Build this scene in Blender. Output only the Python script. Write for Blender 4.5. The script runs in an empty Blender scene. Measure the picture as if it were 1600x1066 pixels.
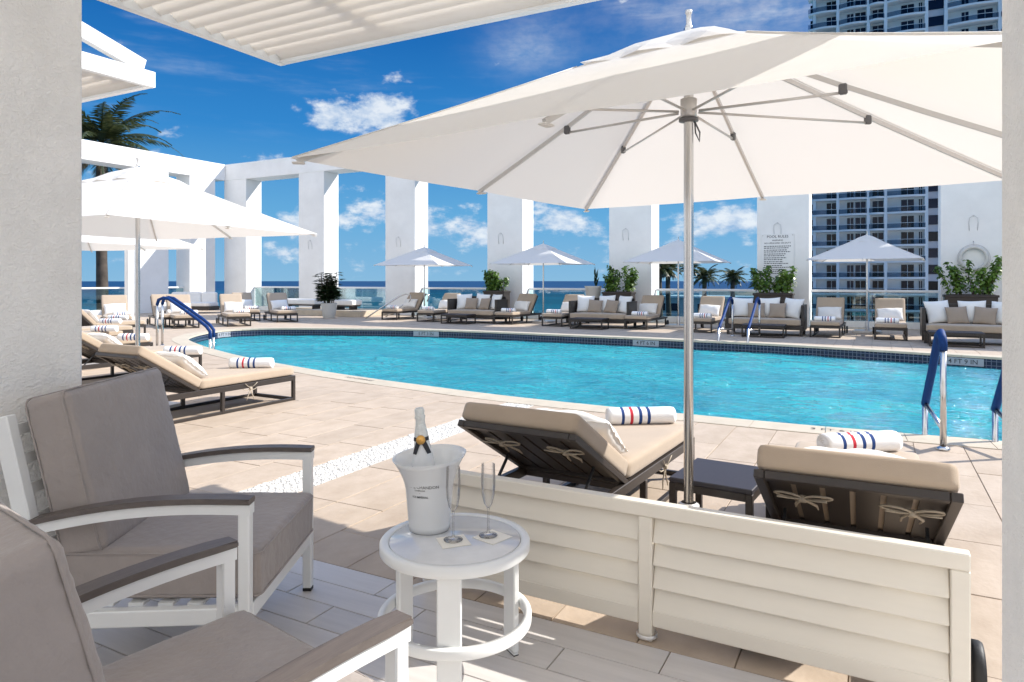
import bpy, bmesh, math, random
from mathutils import Vector, Matrix, noise
R = math.radians
random.seed(7)
scene = bpy.context.scene
COL = scene.collection
# ------------------------------------------------------------------ camera
YAW = R(28.1); CZ = 1.35; F = 1067.0
CA, SA = math.cos(YAW), math.sin(YAW)
cd = bpy.data.cameras.new('camera'); cam = bpy.data.objects.new('camera', cd); COL.objects.link(cam)
cam.location = (0, 0, CZ); cam.rotation_euler = (R(90), 0, YAW)
cd.sensor_width = 36; cd.lens = 24.0; cd.shift_y = -95/1600.0; cd.clip_start = .05; cd.clip_end = 30000
scene.camera = cam
# ------------------------------------------------------------------ light
KX, KY = 1.07, .85                       # horizontal sun offset per metre of height
SUN_EL = math.atan(1/math.hypot(KX, KY)); SUN_ROT = math.atan2(KX, KY)
SUN_E = 2.3; SKY_S = .15; EXPO = 1.6
w = bpy.data.worlds.new('World'); scene.world = w; w.use_nodes = True
scene.view_settings.view_transform = 'Standard'; scene.view_settings.look = 'None'
scene.view_settings.gamma = 1; scene.view_settings.exposure = EXPO
scene.view_settings.use_curve_mapping = False
scene.cycles.diffuse_bounces = 7; scene.cycles.max_bounces = 12; scene.cycles.transparent_max_bounces = 12
sl = bpy.data.lights.new('sun', 'SUN'); sl.energy = SUN_E; sl.angle = R(.5); sl.color = (1, .955, .88)
so = bpy.data.objects.new('sun', sl); COL.objects.link(so)
so.rotation_euler = Vector((KX, KY, 1)).to_track_quat('Z', 'Y').to_euler(); so.location = (20, 16, 30)

def build_world():
    nt = w.node_tree; N = nt.nodes; L = nt.links; N.clear()
    def m(op, a, b=None, clamp=False):
        n = N.new('ShaderNodeMath'); n.operation = op; n.use_clamp = clamp
        for i, v in enumerate((a, b)):
            if v is None: continue
            if isinstance(v, (int, float)): n.inputs[i].default_value = v
            else: L.new(v, n.inputs[i])
        return n.outputs[0]
    sky = N.new('ShaderNodeTexSky'); sky.sky_type = 'NISHITA'; sky.sun_disc = False
    sky.sun_elevation = SUN_EL; sky.sun_rotation = SUN_ROT; sky.altitude = 10
    sky.air_density = 1.0; sky.dust_density = .4; sky.ozone_density = 2.0
    hs = N.new('ShaderNodeHueSaturation'); hs.inputs['Saturation'].default_value = 1.22; hs.inputs['Value'].default_value = 1.0
    L.new(sky.outputs[0], hs.inputs['Color'])
    tc = N.new('ShaderNodeTexCoord'); nz = N.new('ShaderNodeVectorMath'); nz.operation = 'NORMALIZE'
    L.new(tc.outputs['Generated'], nz.inputs[0])
    sx = N.new('ShaderNodeSeparateXYZ'); L.new(nz.outputs[0], sx.inputs[0])
    az = m('ARCTAN2', sx.outputs[0], sx.outputs[1]); el = m('ARCSINE', sx.outputs[2])
    cb = N.new('ShaderNodeCombineXYZ'); L.new(az, cb.inputs[0]); L.new(m('MULTIPLY', el, 1.7), cb.inputs[1])
    def nse(scale, det, rough, off=0):
        n = N.new('ShaderNodeTexNoise'); n.inputs['Scale'].default_value = scale; n.inputs['Detail'].default_value = det
        n.inputs['Roughness'].default_value = rough
        mp = N.new('ShaderNodeMapping'); mp.inputs['Location'].default_value = (off, off*.7, 0)
        L.new(cb.outputs[0], mp.inputs[0]); L.new(mp.outputs[0], n.inputs['Vector']); return n.outputs['Fac']
    big = nse(13, 8, .58); fine = nse(30, 6, .6, 3.1)
    # clear-day gradient over the lower sky, the physical sky takes over higher up
    rp_ = N.new('ShaderNodeValToRGB'); e = rp_.color_ramp.elements
    e[0].position = 0; e[0].color = (.55, 1.10, 1.62, 1); e[1].position = 1; e[1].color = (.010, .19, .78, 1)
    for p_, c_ in ((.18, (.30, .92, 1.60, 1)), (.42, (.08, .55, 1.38, 1)), (.72, (.022, .30, 1.02, 1))):
        q_ = e.new(p_); q_.color = c_
    L.new(m('MULTIPLY', el, 1/.50, True), rp_.inputs[0])
    wt = N.new('ShaderNodeMapRange'); L.new(el, wt.inputs[0]); wt.inputs[1].default_value = .45; wt.inputs[2].default_value = .95; wt.inputs[3].default_value = 1; wt.inputs[4].default_value = 0
    base = N.new('ShaderNodeMix'); base.data_type = 'RGBA'; L.new(wt.outputs[0], base.inputs[0]); L.new(sky.outputs[0], base.inputs[6]); L.new(rp_.outputs[0], base.inputs[7])
    field = m('ADD', m('MULTIPLY', big, .92), m('MULTIPLY', fine, .50))
    # low band of scattered cumulus all round the horizon
    band = m('SUBTRACT', 1.0, m('MULTIPLY', m('ABSOLUTE', m('SUBTRACT', el, .085)), 7.5), True)
    field = m('ADD', field, m('MULTIPLY', band, .19))
    blobs = [(515,185,62,34,.34),(590,175,55,36,.36),(560,342,46,20,.20),(665,350,36,20,.16),(868,336,44,24,.20),
             (1172,335,26,18,.18),(740,365,40,20,.12),(470,400,60,20,.1),(1110,350,50,20,.12),
             (-420,260,160,60,.26),(2100,230,160,60,.26)]
    for (u, v, ru, rv, s) in blobs:
        a0 = math.atan((u-800)/F) - YAW; e0 = math.atan((438-v)/math.hypot(F, u-800))
        wa = ru/F*math.cos(a0+YAW)**2; we = rv/F
        da = m('DIVIDE', m('SUBTRACT', az, a0), wa); de = m('DIVIDE', m('SUBTRACT', el, e0), we)
        g = m('EXPONENT', m('MULTIPLY', m('ADD', m('MULTIPLY', da, da), m('MULTIPLY', de, de)), -1.0))
        field = m('ADD', field, m('MULTIPLY', g, s))
    mr = N.new('ShaderNodeMapRange'); mr.interpolation_type = 'SMOOTHSTEP'
    L.new(field, mr.inputs[0]); mr.inputs[1].default_value = .87; mr.inputs[2].default_value = 1.08
    # thin high cirrus
    cm = N.new('ShaderNodeMapping'); cm.inputs['Scale'].default_value = (1.2, 5, 1); cm.inputs['Rotation'].default_value = (0, 0, R(-22))
    L.new(cb.outputs[0], cm.inputs[0])
    ci = N.new('ShaderNodeTexNoise'); ci.inputs['Scale'].default_value = 2.6; ci.inputs['Detail'].default_value = 7; ci.inputs['Roughness'].default_value = .62
    L.new(cm.outputs[0], ci.inputs['Vector'])
    cr = N.new('ShaderNodeMapRange'); cr.interpolation_type = 'SMOOTHSTEP'; L.new(ci.outputs['Fac'], cr.inputs[0])
    cr.inputs[1].default_value = .5; cr.inputs[2].default_value = .8; cr.inputs[4].default_value = .32
    hi = N.new('ShaderNodeMapRange'); L.new(el, hi.inputs[0]); hi.inputs[1].default_value = .1; hi.inputs[2].default_value = .35
    cir = m('MULTIPLY', cr.outputs[0], hi.outputs[0])
    for (u, v, ru, rv) in ((1150, 5, 190, 60), (830, 70, 70, 40)):
        a0 = math.atan((u-800)/F) - YAW; e0 = math.atan((438-v)/math.hypot(F, u-800))
        da = m('DIVIDE', m('SUBTRACT', az, a0), ru/F*.9); de = m('DIVIDE', m('SUBTRACT', el, e0), rv/F)
        g = m('EXPONENT', m('MULTIPLY', m('ADD', m('MULTIPLY', da, da), m('MULTIPLY', de, de)), -1.0))
        cir = m('ADD', cir, m('MULTIPLY', g, m('MULTIPLY', ci.outputs['Fac'], .7)))
    cov = m('MAXIMUM', m('MULTIPLY', mr.outputs[0], .88), cir)
    up = N.new('ShaderNodeMapRange'); L.new(el, up.inputs[0]); up.inputs[1].default_value = -.01; up.inputs[2].default_value = .02
    cov = m('MULTIPLY', cov, up.outputs[0])
    shade = N.new('ShaderNodeMix'); shade.data_type = 'RGBA'
    sh = N.new('ShaderNodeMapRange'); L.new(fine, sh.inputs[0]); sh.inputs[1].default_value = .35; sh.inputs[2].default_value = .62
    L.new(sh.outputs[0], shade.inputs[0]); shade.inputs[6].default_value = (.85, 1.2, 1.7, 1); shade.inputs[7].default_value = (1.95, 2.05, 2.15, 1)
    mix = N.new('ShaderNodeMix'); mix.data_type = 'RGBA'
    L.new(cov, mix.inputs[0]); L.new(base.outputs[2], mix.inputs[6]); L.new(shade.outputs[2], mix.inputs[7])
    bg = N.new('ShaderNodeBackground'); bg.inputs['Strength'].default_value = SKY_S
    L.new(mix.outputs[2], bg.inputs[0]); out = N.new('ShaderNodeOutputWorld'); L.new(bg.outputs[0], out.inputs[0])
build_world()

# ------------------------------------------------------------------ coordinates
# world axes follow the building: +Y out to sea, +X along the colonnade.
def W(cx, cy):                 # metres right / ahead of the tripod -> world XY
    return (CA*cx - SA*cy, SA*cx + CA*cy)
def G(u, v, z=0.0):            # survey point read off the photograph, at height z
    d = (CZ - z)*F/(v - 438.0); return W((u-800)/F*d, d)
def XatY(u, Y):
    c = (u-800)/F; d = Y/(SA*c + CA); return d*(CA*c - SA)

# ------------------------------------------------------------------ materials
def mat(name, col, rough=.6, metal=0, var=0, vscale=3, bump=0, bscale=40, rnd=0, spec=None, sheen=0, coat=0, trans=0, stretch=None, col2=None, detail=4, emit=None):
    M = bpy.data.materials.new(name); M.use_nodes = True; nt = M.node_tree; N = nt.nodes; L = nt.links
    b = N['Principled BSDF']; b.inputs['Roughness'].default_value = rough; b.inputs['Metallic'].default_value = metal
    b.inputs['Base Color'].default_value = (*col, 1)
    if spec is not None: b.inputs['Specular IOR Level'].default_value = spec
    if sheen: b.inputs['Sheen Weight'].default_value = sheen
    if coat: b.inputs['Coat Weight'].default_value = coat
    if trans: b.inputs['Transmission Weight'].default_value = trans
    tc = N.new('ShaderNodeTexCoord'); vec = tc.outputs['Object']
    if stretch:
        mp = N.new('ShaderNodeMapping'); mp.inputs['Scale'].default_value = stretch; L.new(vec, mp.inputs[0]); vec = mp.outputs[0]
    if rnd:
        oi = N.new('ShaderNodeObjectInfo'); ad = N.new('ShaderNodeVectorMath'); ad.operation = 'ADD'
        ml = N.new('ShaderNodeMath'); ml.operation = 'MULTIPLY'; ml.inputs[1].default_value = 37.0; L.new(oi.outputs['Random'], ml.inputs[0])
        L.new(vec, ad.inputs[0]); L.new(ml.outputs[0], ad.inputs[1]); vec = ad.outputs[0]
    if var or rnd:
        n = N.new('ShaderNodeTexNoise'); n.inputs['Scale'].default_value = vscale; n.inputs['Detail'].default_value = detail; n.inputs['Roughness'].default_value = .6
        L.new(vec, n.inputs['Vector'])
        mx = N.new('ShaderNodeMix'); mx.data_type = 'RGBA'
        c2 = col2 or tuple(max(0, c*(1-var)) for c in col); c1 = tuple(min(1, c*(1+var*.5)) for c in col)
        mx.inputs[6].default_value = (*c2, 1); mx.inputs[7].default_value = (*c1, 1)
        mr = N.new('ShaderNodeMapRange'); mr.inputs[1].default_value = .3; mr.inputs[2].default_value = .7
        L.new(n.outputs['Fac'], mr.inputs[0]); L.new(mr.outputs[0], mx.inputs[0]); res = mx.outputs[2]
        if rnd:
            hs = N.new('ShaderNodeHueSaturation'); r2 = N.new('ShaderNodeMapRange'); L.new(oi.outputs['Random'], r2.inputs[0])
            r2.inputs[3].default_value = 1-rnd; r2.inputs[4].default_value = 1+rnd; L.new(r2.outputs[0], hs.inputs['Value']); L.new(res, hs.inputs['Color']); res = hs.outputs[0]
        L.new(res, b.inputs['Base Color'])
    if bump:
        n2 = N.new('ShaderNodeTexNoise'); n2.inputs['Scale'].default_value = bscale; n2.inputs['Detail'].default_value = 4
        L.new(vec, n2.inputs['Vector']); bp = N.new('ShaderNodeBump'); bp.inputs['Strength'].default_value = bump; bp.inputs['Distance'].default_value = .01
        L.new(n2.outputs['Fac'], bp.inputs['Height']); L.new(bp.outputs[0], b.inputs['Normal'])
    return M
M = {}
M['render'] = mat('white_render', (.82, .82, .81), .85, var=.09, vscale=.9, bump=.15, bscale=60)
def stucco():
    m_ = mat('stucco', (.86, .85, .83), .9, var=.06, vscale=4, col2=(.80, .79, .77)); nt = m_.node_tree; N = nt.nodes; L = nt.links
    tc = N.new('ShaderNodeTexCoord'); mp = N.new('ShaderNodeMapping'); mp.inputs['Scale'].default_value = (1, 1, 1.4); L.new(tc.outputs['Object'], mp.inputs[0])
    n = N.new('ShaderNodeTexNoise'); n.inputs['Scale'].default_value = 42; n.inputs['Detail'].default_value = 3; n.inputs['Distortion'].default_value = 1.5
    v = N.new('ShaderNodeTexVoronoi'); v.inputs['Scale'].default_value = 60; v.feature = 'SMOOTH_F1'
    L.new(mp.outputs[0], n.inputs['Vector']); L.new(mp.outputs[0], v.inputs['Vector'])
    mr = N.new('ShaderNodeMapRange'); mr.inputs[1].default_value = .42; mr.inputs[2].default_value = .62; L.new(n.outputs['Fac'], mr.inputs[0])
    ad = N.new('ShaderNodeMath'); ad.operation = 'MULTIPLY_ADD'; L.new(v.outputs['Distance'], ad.inputs[0]); ad.inputs[1].default_value = -.5; L.new(mr.outputs[0], ad.inputs[2])
    b = N.new('ShaderNodeBump'); b.inputs['Strength'].default_value = .40; b.inputs['Distance'].default_value = .008
    L.new(ad.outputs[0], b.inputs['Height']); L.new(b.outputs[0], N['Principled BSDF'].inputs['Normal']); return m_
M['stucco'] = stucco()
M['travertine'] = mat('travertine', (.46, .372, .29), .75, var=.16, vscale=5, bump=.25, bscale=30, rnd=.05, stretch=(1.2, .8, 1), col2=(.405, .318, .238), detail=10)
M['coping'] = mat('coping_stone', (.52, .45, .35), .7, var=.1, vscale=6, bump=.15, bscale=40, rnd=.03)
M['grout'] = mat('grout', (.30, .235, .17), .95, var=.2, vscale=9)
M['plank'] = mat('porcelain_plank', (.62, .585, .56), .38, var=.1, vscale=3, rnd=.05, stretch=(.8, 9, 1), bump=.05, bscale=20, detail=6)
M['plank_grout'] = mat('plank_grout', (.16, .14, .125), .9)
M['pebble'] = mat('pebble', (.70, .67, .62), .55, var=.25, vscale=30)
M['pebble_bed'] = mat('pebble_bed', (.55, .52, .47), .9)
M['white_metal'] = mat('white_powder_coat', (.80, .81, .80), .32, var=.03, vscale=6, coat=.15)
M['fence'] = mat('cream_powder_coat', (.74, .69, .60), .42, var=.05, vscale=2, stretch=(1, 6, 6))
M['brown_metal'] = mat('dark_brown_aluminium', (.032, .024, .02), .42, var=.12, vscale=8)
M['table_top'] = mat('dark_table_top', (.035, .031, .038), .5, var=.1, vscale=30)
M['brown_cap'] = mat('arm_cap_composite', (.12, .10, .09), .45, var=.22, vscale=14, stretch=(1, 14, 3), bump=.06, bscale=60)
M['tan'] = mat('tan_canvas', (.42, .33, .245), .9, var=.06, vscale=5, bump=.12, bscale=260, sheen=.2)
M['taupe'] = mat('taupe_canvas', (.335, .295, .275), .92, var=.07, vscale=9, bump=.5, bscale=34, sheen=.2, detail=9)
M['taupe_pillow'] = mat('taupe_pillow_canvas', (.33, .26, .20), .9, var=.06, vscale=5)
M['white_cloth'] = mat('white_cloth', (.80, .78, .75), .9, var=.04, vscale=6, bump=.1, bscale=150, sheen=.2)
M['tie'] = mat('tie_cloth', (.48, .41, .32), .9, var=.1, vscale=30)
M['chrome'] = mat('brushed_steel', (.62, .61, .6), .22, metal=1, var=.05, vscale=5)
M['dull_metal'] = mat('dull_aluminium', (.62, .60, .58), .38, metal=.45)
M['joint'] = mat('joint_plastic', (.12, .12, .125), .5)
M['blue_grip'] = mat('blue_grip', (.004, .036, .16), .6, var=.1, vscale=40, bump=.1, bscale=200, spec=.2)
M['rubber'] = mat('black_rubber', (.012, .012, .013), .55, bump=.1, bscale=90)
M['black'] = mat('black_print', (.03, .03, .035), .6)
M['pot'] = mat('white_pot', (.62, .61, .58), .6, var=.06, vscale=4)
M['soil'] = mat('soil', (.04, .03, .022), .95, var=.3, vscale=20)
M['bark'] = mat('bark', (.12, .09, .07), .9, var=.4, vscale=14, bump=.6, bscale=24)
M['far_bark'] = mat('palm_bark', (.09, .07, .055), .9, var=.4, vscale=3)
M['bucket'] = mat('white_plastic', (.74, .75, .75), .22, coat=.3)
M['marble'] = mat('white_stone_top', (.66, .67, .69), .12, var=.12, vscale=7, coat=.4, detail=8)
M['napkin'] = mat('paper', (.80, .77, .70), .8)
M['tower_wall'] = mat('tower_render', (.88, .85, .82), .8, var=.06, vscale=.2)
M['tower_band'] = mat('tower_band', (.62, .59, .60), .7, var=.08, vscale=.3)
M['dark_glass'] = mat('dark_glass', (.006, .009, .025), .2, spec=.3, rnd=.8, var=.3, vscale=.5)
M['curb'] = mat('curb_stone', (.52, .44, .34), .8, var=.15, vscale=3)
M['sand'] = mat('sand', (.50, .44, .34), .95, var=.15, vscale=.05)
M['ground'] = mat('town_ground', (.42, .41, .38), .95, var=.4, vscale=.06)
M['far_wall'] = mat('pale_far_wall', (.62, .60, .56), .8)
M['foil'] = mat('white_foil', (.72, .74, .72), .35, var=.12, vscale=50, bump=.5, bscale=120)
M['gold'] = mat('gold_seal', (.75, .42, .12), .35, metal=.7)
M['lumbar'] = M['white_cloth']
def leafmat(name, a, b, tr=.35):
    m_ = bpy.data.materials.new(name); m_.use_nodes = True; nt = m_.node_tree; N = nt.nodes; L = nt.links
    p = N['Principled BSDF']; p.inputs['Roughness'].default_value = .4
    g = N.new('ShaderNodeNewGeometry'); mx = N.new('ShaderNodeMix'); mx.data_type = 'RGBA'
    L.new(g.outputs['Random Per Island'], mx.inputs[0]); mx.inputs[6].default_value = (*a, 1); mx.inputs[7].default_value = (*b, 1)
    L.new(mx.outputs[2], p.inputs['Base Color']); t = N.new('ShaderNodeBsdfTranslucent'); L.new(mx.outputs[2], t.inputs[0])
    ms = N.new('ShaderNodeMixShader'); ms.inputs[0].default_value = tr
    L.new(p.outputs[0], ms.inputs[1]); L.new(t.outputs[0], ms.inputs[2]); L.new(ms.outputs[0], N['Material Output'].inputs[0]); return m_
M['leaf'] = leafmat('shrub_leaf', (.04, .10, .015), (.17, .29, .045))
M['dark_leaf'] = leafmat('dark_leaf', (.012, .03, .010), (.035, .07, .02), .2)
M['palm_leaf'] = leafmat('palm_leaf', (.03, .05, .015), (.10, .11, .045), .25)
M['dry_leaf'] = leafmat('dry_palm_leaf', (.11, .085, .05), (.18, .14, .08), .2)
def fabric():
    m_ = bpy.data.materials.new('umbrella_canvas'); m_.use_nodes = True; nt = m_.node_tree; N = nt.nodes; L = nt.links
    p = N['Principled BSDF']; p.inputs['Base Color'].default_value = (.86, .84, .81, 1); p.inputs['Roughness'].default_value = .9
    t = N.new('ShaderNodeBsdfTranslucent'); t.inputs[0].default_value = (.80, .76, .70, 1)
    tc = N.new('ShaderNodeTexCoord'); n = N.new('ShaderNodeTexNoise'); n.inputs['Scale'].default_value = 5; n.inputs['Detail'].default_value = 4
    L.new(tc.outputs['Object'], n.inputs['Vector']); b = N.new('ShaderNodeBump'); b.inputs['Strength'].default_value = .12; b.inputs['Distance'].default_value = .03
    L.new(n.outputs['Fac'], b.inputs['Height']); L.new(b.outputs[0], p.inputs['Normal'])
    ms = N.new('ShaderNodeMixShader'); ms.inputs[0].default_value = .30
    L.new(p.outputs[0], ms.inputs[1]); L.new(t.outputs[0], ms.inputs[2]); L.new(ms.outputs[0], N['Material Output'].inputs[0]); return m_
M['canvas'] = fabric()
def pane(name, tint, gl=.12, glcol=(1, 1, 1)):
    m_ = bpy.data.materials.new(name); m_.use_nodes = True; nt = m_.node_tree; N = nt.nodes; L = nt.links
    N.remove(N['Principled BSDF']); t = N.new('ShaderNodeBsdfTransparent'); t.inputs[0].default_value = (*tint, 1)
    g = N.new('ShaderNodeBsdfGlossy'); g.inputs['Roughness'].default_value = .02; g.inputs[0].default_value = (*glcol, 1)
    f = N.new('ShaderNodeFresnel'); f.inputs[0].default_value = 1.5
    a = N.new('ShaderNodeMath'); a.operation = 'MULTIPLY_ADD'; L.new(f.outputs[0], a.inputs[0]); a.inputs[1].default_value = .8; a.inputs[2].default_value = gl
    ms = N.new('ShaderNodeMixShader'); L.new(a.outputs[0], ms.inputs[0]); L.new(t.outputs[0], ms.inputs[1]); L.new(g.outputs[0], ms.inputs[2])
    L.new(ms.outputs[0], N['Material Output'].inputs[0]); return m_
M['pane'] = pane('rail_glass', (.72, .86, .86), .06)
M['tower_pane'] = pane('tower_pane', (.62, .68, .74), .0, (.35, .38, .42))
def slatmat():
    m_ = mat('white_slat', (.86, .84, .80), .5, var=.04, vscale=3); nt = m_.node_tree; N = nt.nodes; L = nt.links
    t = N.new('ShaderNodeBsdfTranslucent'); t.inputs[0].default_value = (.88, .84, .78, 1); ms = N.new('ShaderNodeMixShader'); ms.inputs[0].default_value = .45
    L.new(N['Principled BSDF'].outputs[0], ms.inputs[1]); L.new(t.outputs[0], ms.inputs[2]); L.new(ms.outputs[0], N['Material Output'].inputs[0]); return m_
M['slat'] = slatmat()
M['flute'] = pane('crystal', (.93, .93, .92), .02)
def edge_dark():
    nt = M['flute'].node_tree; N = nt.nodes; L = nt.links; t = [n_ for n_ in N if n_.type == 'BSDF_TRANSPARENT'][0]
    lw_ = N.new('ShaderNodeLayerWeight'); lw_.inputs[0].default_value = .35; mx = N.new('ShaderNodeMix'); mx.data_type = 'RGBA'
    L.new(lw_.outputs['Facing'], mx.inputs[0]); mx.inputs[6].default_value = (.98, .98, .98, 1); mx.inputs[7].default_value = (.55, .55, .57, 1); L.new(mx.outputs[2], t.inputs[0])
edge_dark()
def towelmat():
    m_ = mat('striped_terry', (.88, .87, .86), .95, bump=.12, bscale=120); nt = m_.node_tree; N = nt.nodes; L = nt.links
    tc = N.new('ShaderNodeTexCoord'); s = N.new('ShaderNodeSeparateXYZ'); L.new(tc.outputs['Object'], s.inputs[0])
    a = N.new('ShaderNodeMath'); a.operation = 'MULTIPLY_ADD'; a.inputs[1].default_value = 1/.46; a.inputs[2].default_value = .5; L.new(s.outputs[0], a.inputs[0])
    r = N.new('ShaderNodeValToRGB'); r.color_ramp.interpolation = 'CONSTANT'; L.new(a.outputs[0], r.inputs[0])
    wht, blu, red = (.88, .87, .86, 1), (.018, .055, .20, 1), (.55, .03, .05, 1)
    e = r.color_ramp.elements; e[0].position = 0; e[0].color = wht; e[1].position = .18; e[1].color = blu
    for p, c in ((.225, wht), (.31, red), (.355, wht), (.44, blu), (.485, wht), (.565, blu), (.61, wht)):
        k = e.new(p); k.color = c
    L.new(r.outputs[0], N['Principled BSDF'].inputs['Base Color']); return m_
M['towel'] = towelmat()
def mosaic():
    m_ = mat('pool_mosaic', (.02, .03, .08), .25); nt = m_.node_tree; N = nt.nodes; L = nt.links
    uv = N.new('ShaderNodeUVMap'); b = N.new('ShaderNodeTexBrick'); b.offset = 0
    b.inputs['Scale'].default_value = 1; b.inputs['Brick Width'].default_value = .075; b.inputs['Row Height'].default_value = .075; b.inputs['Mortar Size'].default_value = .006
    b.inputs['Color1'].default_value = (.006, .008, .026, 1); b.inputs['Color2'].default_value = (.012, .016, .05, 1); b.inputs['Mortar'].default_value = (.10, .11, .16, 1)
    L.new(uv.outputs[0], b.inputs['Vector']); L.new(b.outputs['Color'], N['Principled BSDF'].inputs['Base Color']); return m_
M['mosaic'] = mosaic()
M['plate'] = mat('marker_tile', (.30, .32, .36), .4)
M['plaster'] = mat('pool_plaster', (.12, .66, .74), .8, var=.1, vscale=1)
def water():
    m_ = bpy.data.materials.new('pool_water'); m_.use_nodes = True; nt = m_.node_tree; N = nt.nodes; L = nt.links
    N.remove(N['Principled BSDF'])
    tc = N.new('ShaderNodeTexCoord')
    def nz(s, d, st, dist=.6):
        mp = N.new('ShaderNodeMapping'); mp.inputs['Scale'].default_value = st; mp.inputs['Rotation'].default_value = (0, 0, R(25)); L.new(tc.outputs['Object'], mp.inputs[0])
        n = N.new('ShaderNodeTexNoise'); n.inputs['Scale'].default_value = s; n.inputs['Detail'].default_value = d; n.inputs['Distortion'].default_value = dist; L.new(mp.outputs[0], n.inputs['Vector']); return n.outputs['Fac']
    n1 = nz(3.2, 3, (1, 1.7, 1)); n2 = nz(9, 4, (1, 1.5, 1), 1.2)
    ad = N.new('ShaderNodeMath'); ad.operation = 'MULTIPLY_ADD'; L.new(n2, ad.inputs[0]); ad.inputs[1].default_value = .5; L.new(n1, ad.inputs[2])
    b = N.new('ShaderNodeBump'); b.inputs['Strength'].default_value = .9; b.inputs['Distance'].default_value = .14; L.new(ad.outputs[0], b.inputs['Height'])
    t = N.new('ShaderNodeBsdfTransparent'); t.inputs[0].default_value = (.06, .86, .95, 1)
    d = N.new('ShaderNodeBsdfDiffuse'); d.inputs[0].default_value = (.001, .50, .60, 1); L.new(b.outputs[0], d.inputs['Normal'])
    wm_ = N.new('ShaderNodeMix'); wm_.data_type = 'RGBA'; wm_.inputs[6].default_value = (.001, .30, .40, 1); wm_.inputs[7].default_value = (.03, .60, .64, 1)  # caustic-like light and dark ripples put into the diffuse colour
    wr_ = N.new('ShaderNodeMapRange'); wr_.inputs[1].default_value = .55; wr_.inputs[2].default_value = .98; n3 = nz(.45, 4, (1, 1.6, 1), .8)
    wa = N.new('ShaderNodeMath'); wa.operation = 'MULTIPLY_ADD'; L.new(ad.outputs[0], wa.inputs[0]); wa.inputs[1].default_value = .55; L.new(n3, wa.inputs[2])
    wb = N.new('ShaderNodeMath'); wb.operation = 'MULTIPLY'; L.new(wa.outputs[0], wb.inputs[0]); wb.inputs[1].default_value = .82
    L.new(wb.outputs[0], wr_.inputs[0]); L.new(wr_.outputs[0], wm_.inputs[0]); L.new(wm_.outputs[2], d.inputs[0])
    tl = N.new('ShaderNodeBsdfTranslucent')
    m1 = N.new('ShaderNodeMixShader'); m1.inputs[0].default_value = .72; L.new(t.outputs[0], m1.inputs[1]); L.new(d.outputs[0], m1.inputs[2])
    g = N.new('ShaderNodeBsdfGlossy'); g.inputs['Roughness'].default_value = .06; L.new(b.outputs[0], g.inputs['Normal'])
    f = N.new('ShaderNodeFresnel'); f.inputs[0].default_value = 1.33; L.new(b.outputs[0], f.inputs['Normal'])
    cl = N.new('ShaderNodeMath'); cl.operation = 'MINIMUM'; cl.inputs[1].default_value = .42; L.new(f.outputs[0], cl.inputs[0])
    m2 = N.new('ShaderNodeMixShader'); L.new(cl.outputs[0], m2.inputs[0]); L.new(m1.outputs[0], m2.inputs[1]); L.new(g.outputs[0], m2.inputs[2])
    L.new(m2.outputs[0], N['Material Output'].inputs[0]); N.remove(tl); return m_
M['water'] = water()
def seamat():
    m_ = mat('sea_water', (.02, .10, .17), .25, var=.5, vscale=.03, bump=.6, bscale=.4, detail=6); nt = m_.node_tree; N = nt.nodes; L = nt.links
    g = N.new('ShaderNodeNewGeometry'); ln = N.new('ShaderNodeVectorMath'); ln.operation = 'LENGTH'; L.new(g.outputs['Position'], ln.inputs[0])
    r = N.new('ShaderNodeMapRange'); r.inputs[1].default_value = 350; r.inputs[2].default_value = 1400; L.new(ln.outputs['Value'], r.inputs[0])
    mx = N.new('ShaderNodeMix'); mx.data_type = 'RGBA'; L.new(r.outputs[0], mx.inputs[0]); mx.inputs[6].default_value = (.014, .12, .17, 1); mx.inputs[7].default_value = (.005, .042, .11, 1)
    n = N.new('ShaderNodeTexNoise'); n.inputs['Scale'].default_value = .015; n.inputs['Detail'].default_value = 8
    mp = N.new('ShaderNodeMapping'); mp.inputs['Rotation'].default_value = (0, 0, -.3); mp.inputs['Scale'].default_value = (.4, 2, 1); L.new(g.outputs['Position'], mp.inputs[0]); L.new(mp.outputs[0], n.inputs['Vector'])
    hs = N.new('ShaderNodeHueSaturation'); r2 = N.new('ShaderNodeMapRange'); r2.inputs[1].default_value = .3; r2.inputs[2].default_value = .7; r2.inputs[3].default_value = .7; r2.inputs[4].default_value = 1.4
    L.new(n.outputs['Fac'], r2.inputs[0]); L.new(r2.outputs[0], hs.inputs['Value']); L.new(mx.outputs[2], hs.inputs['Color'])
    b = N['Principled BSDF']; L.new(hs.outputs[0], b.inputs['Base Color']); b.inputs['Specular IOR Level'].default_value = .15; b.inputs['Roughness'].default_value = .5; return m_
M['sea'] = seamat()

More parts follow.
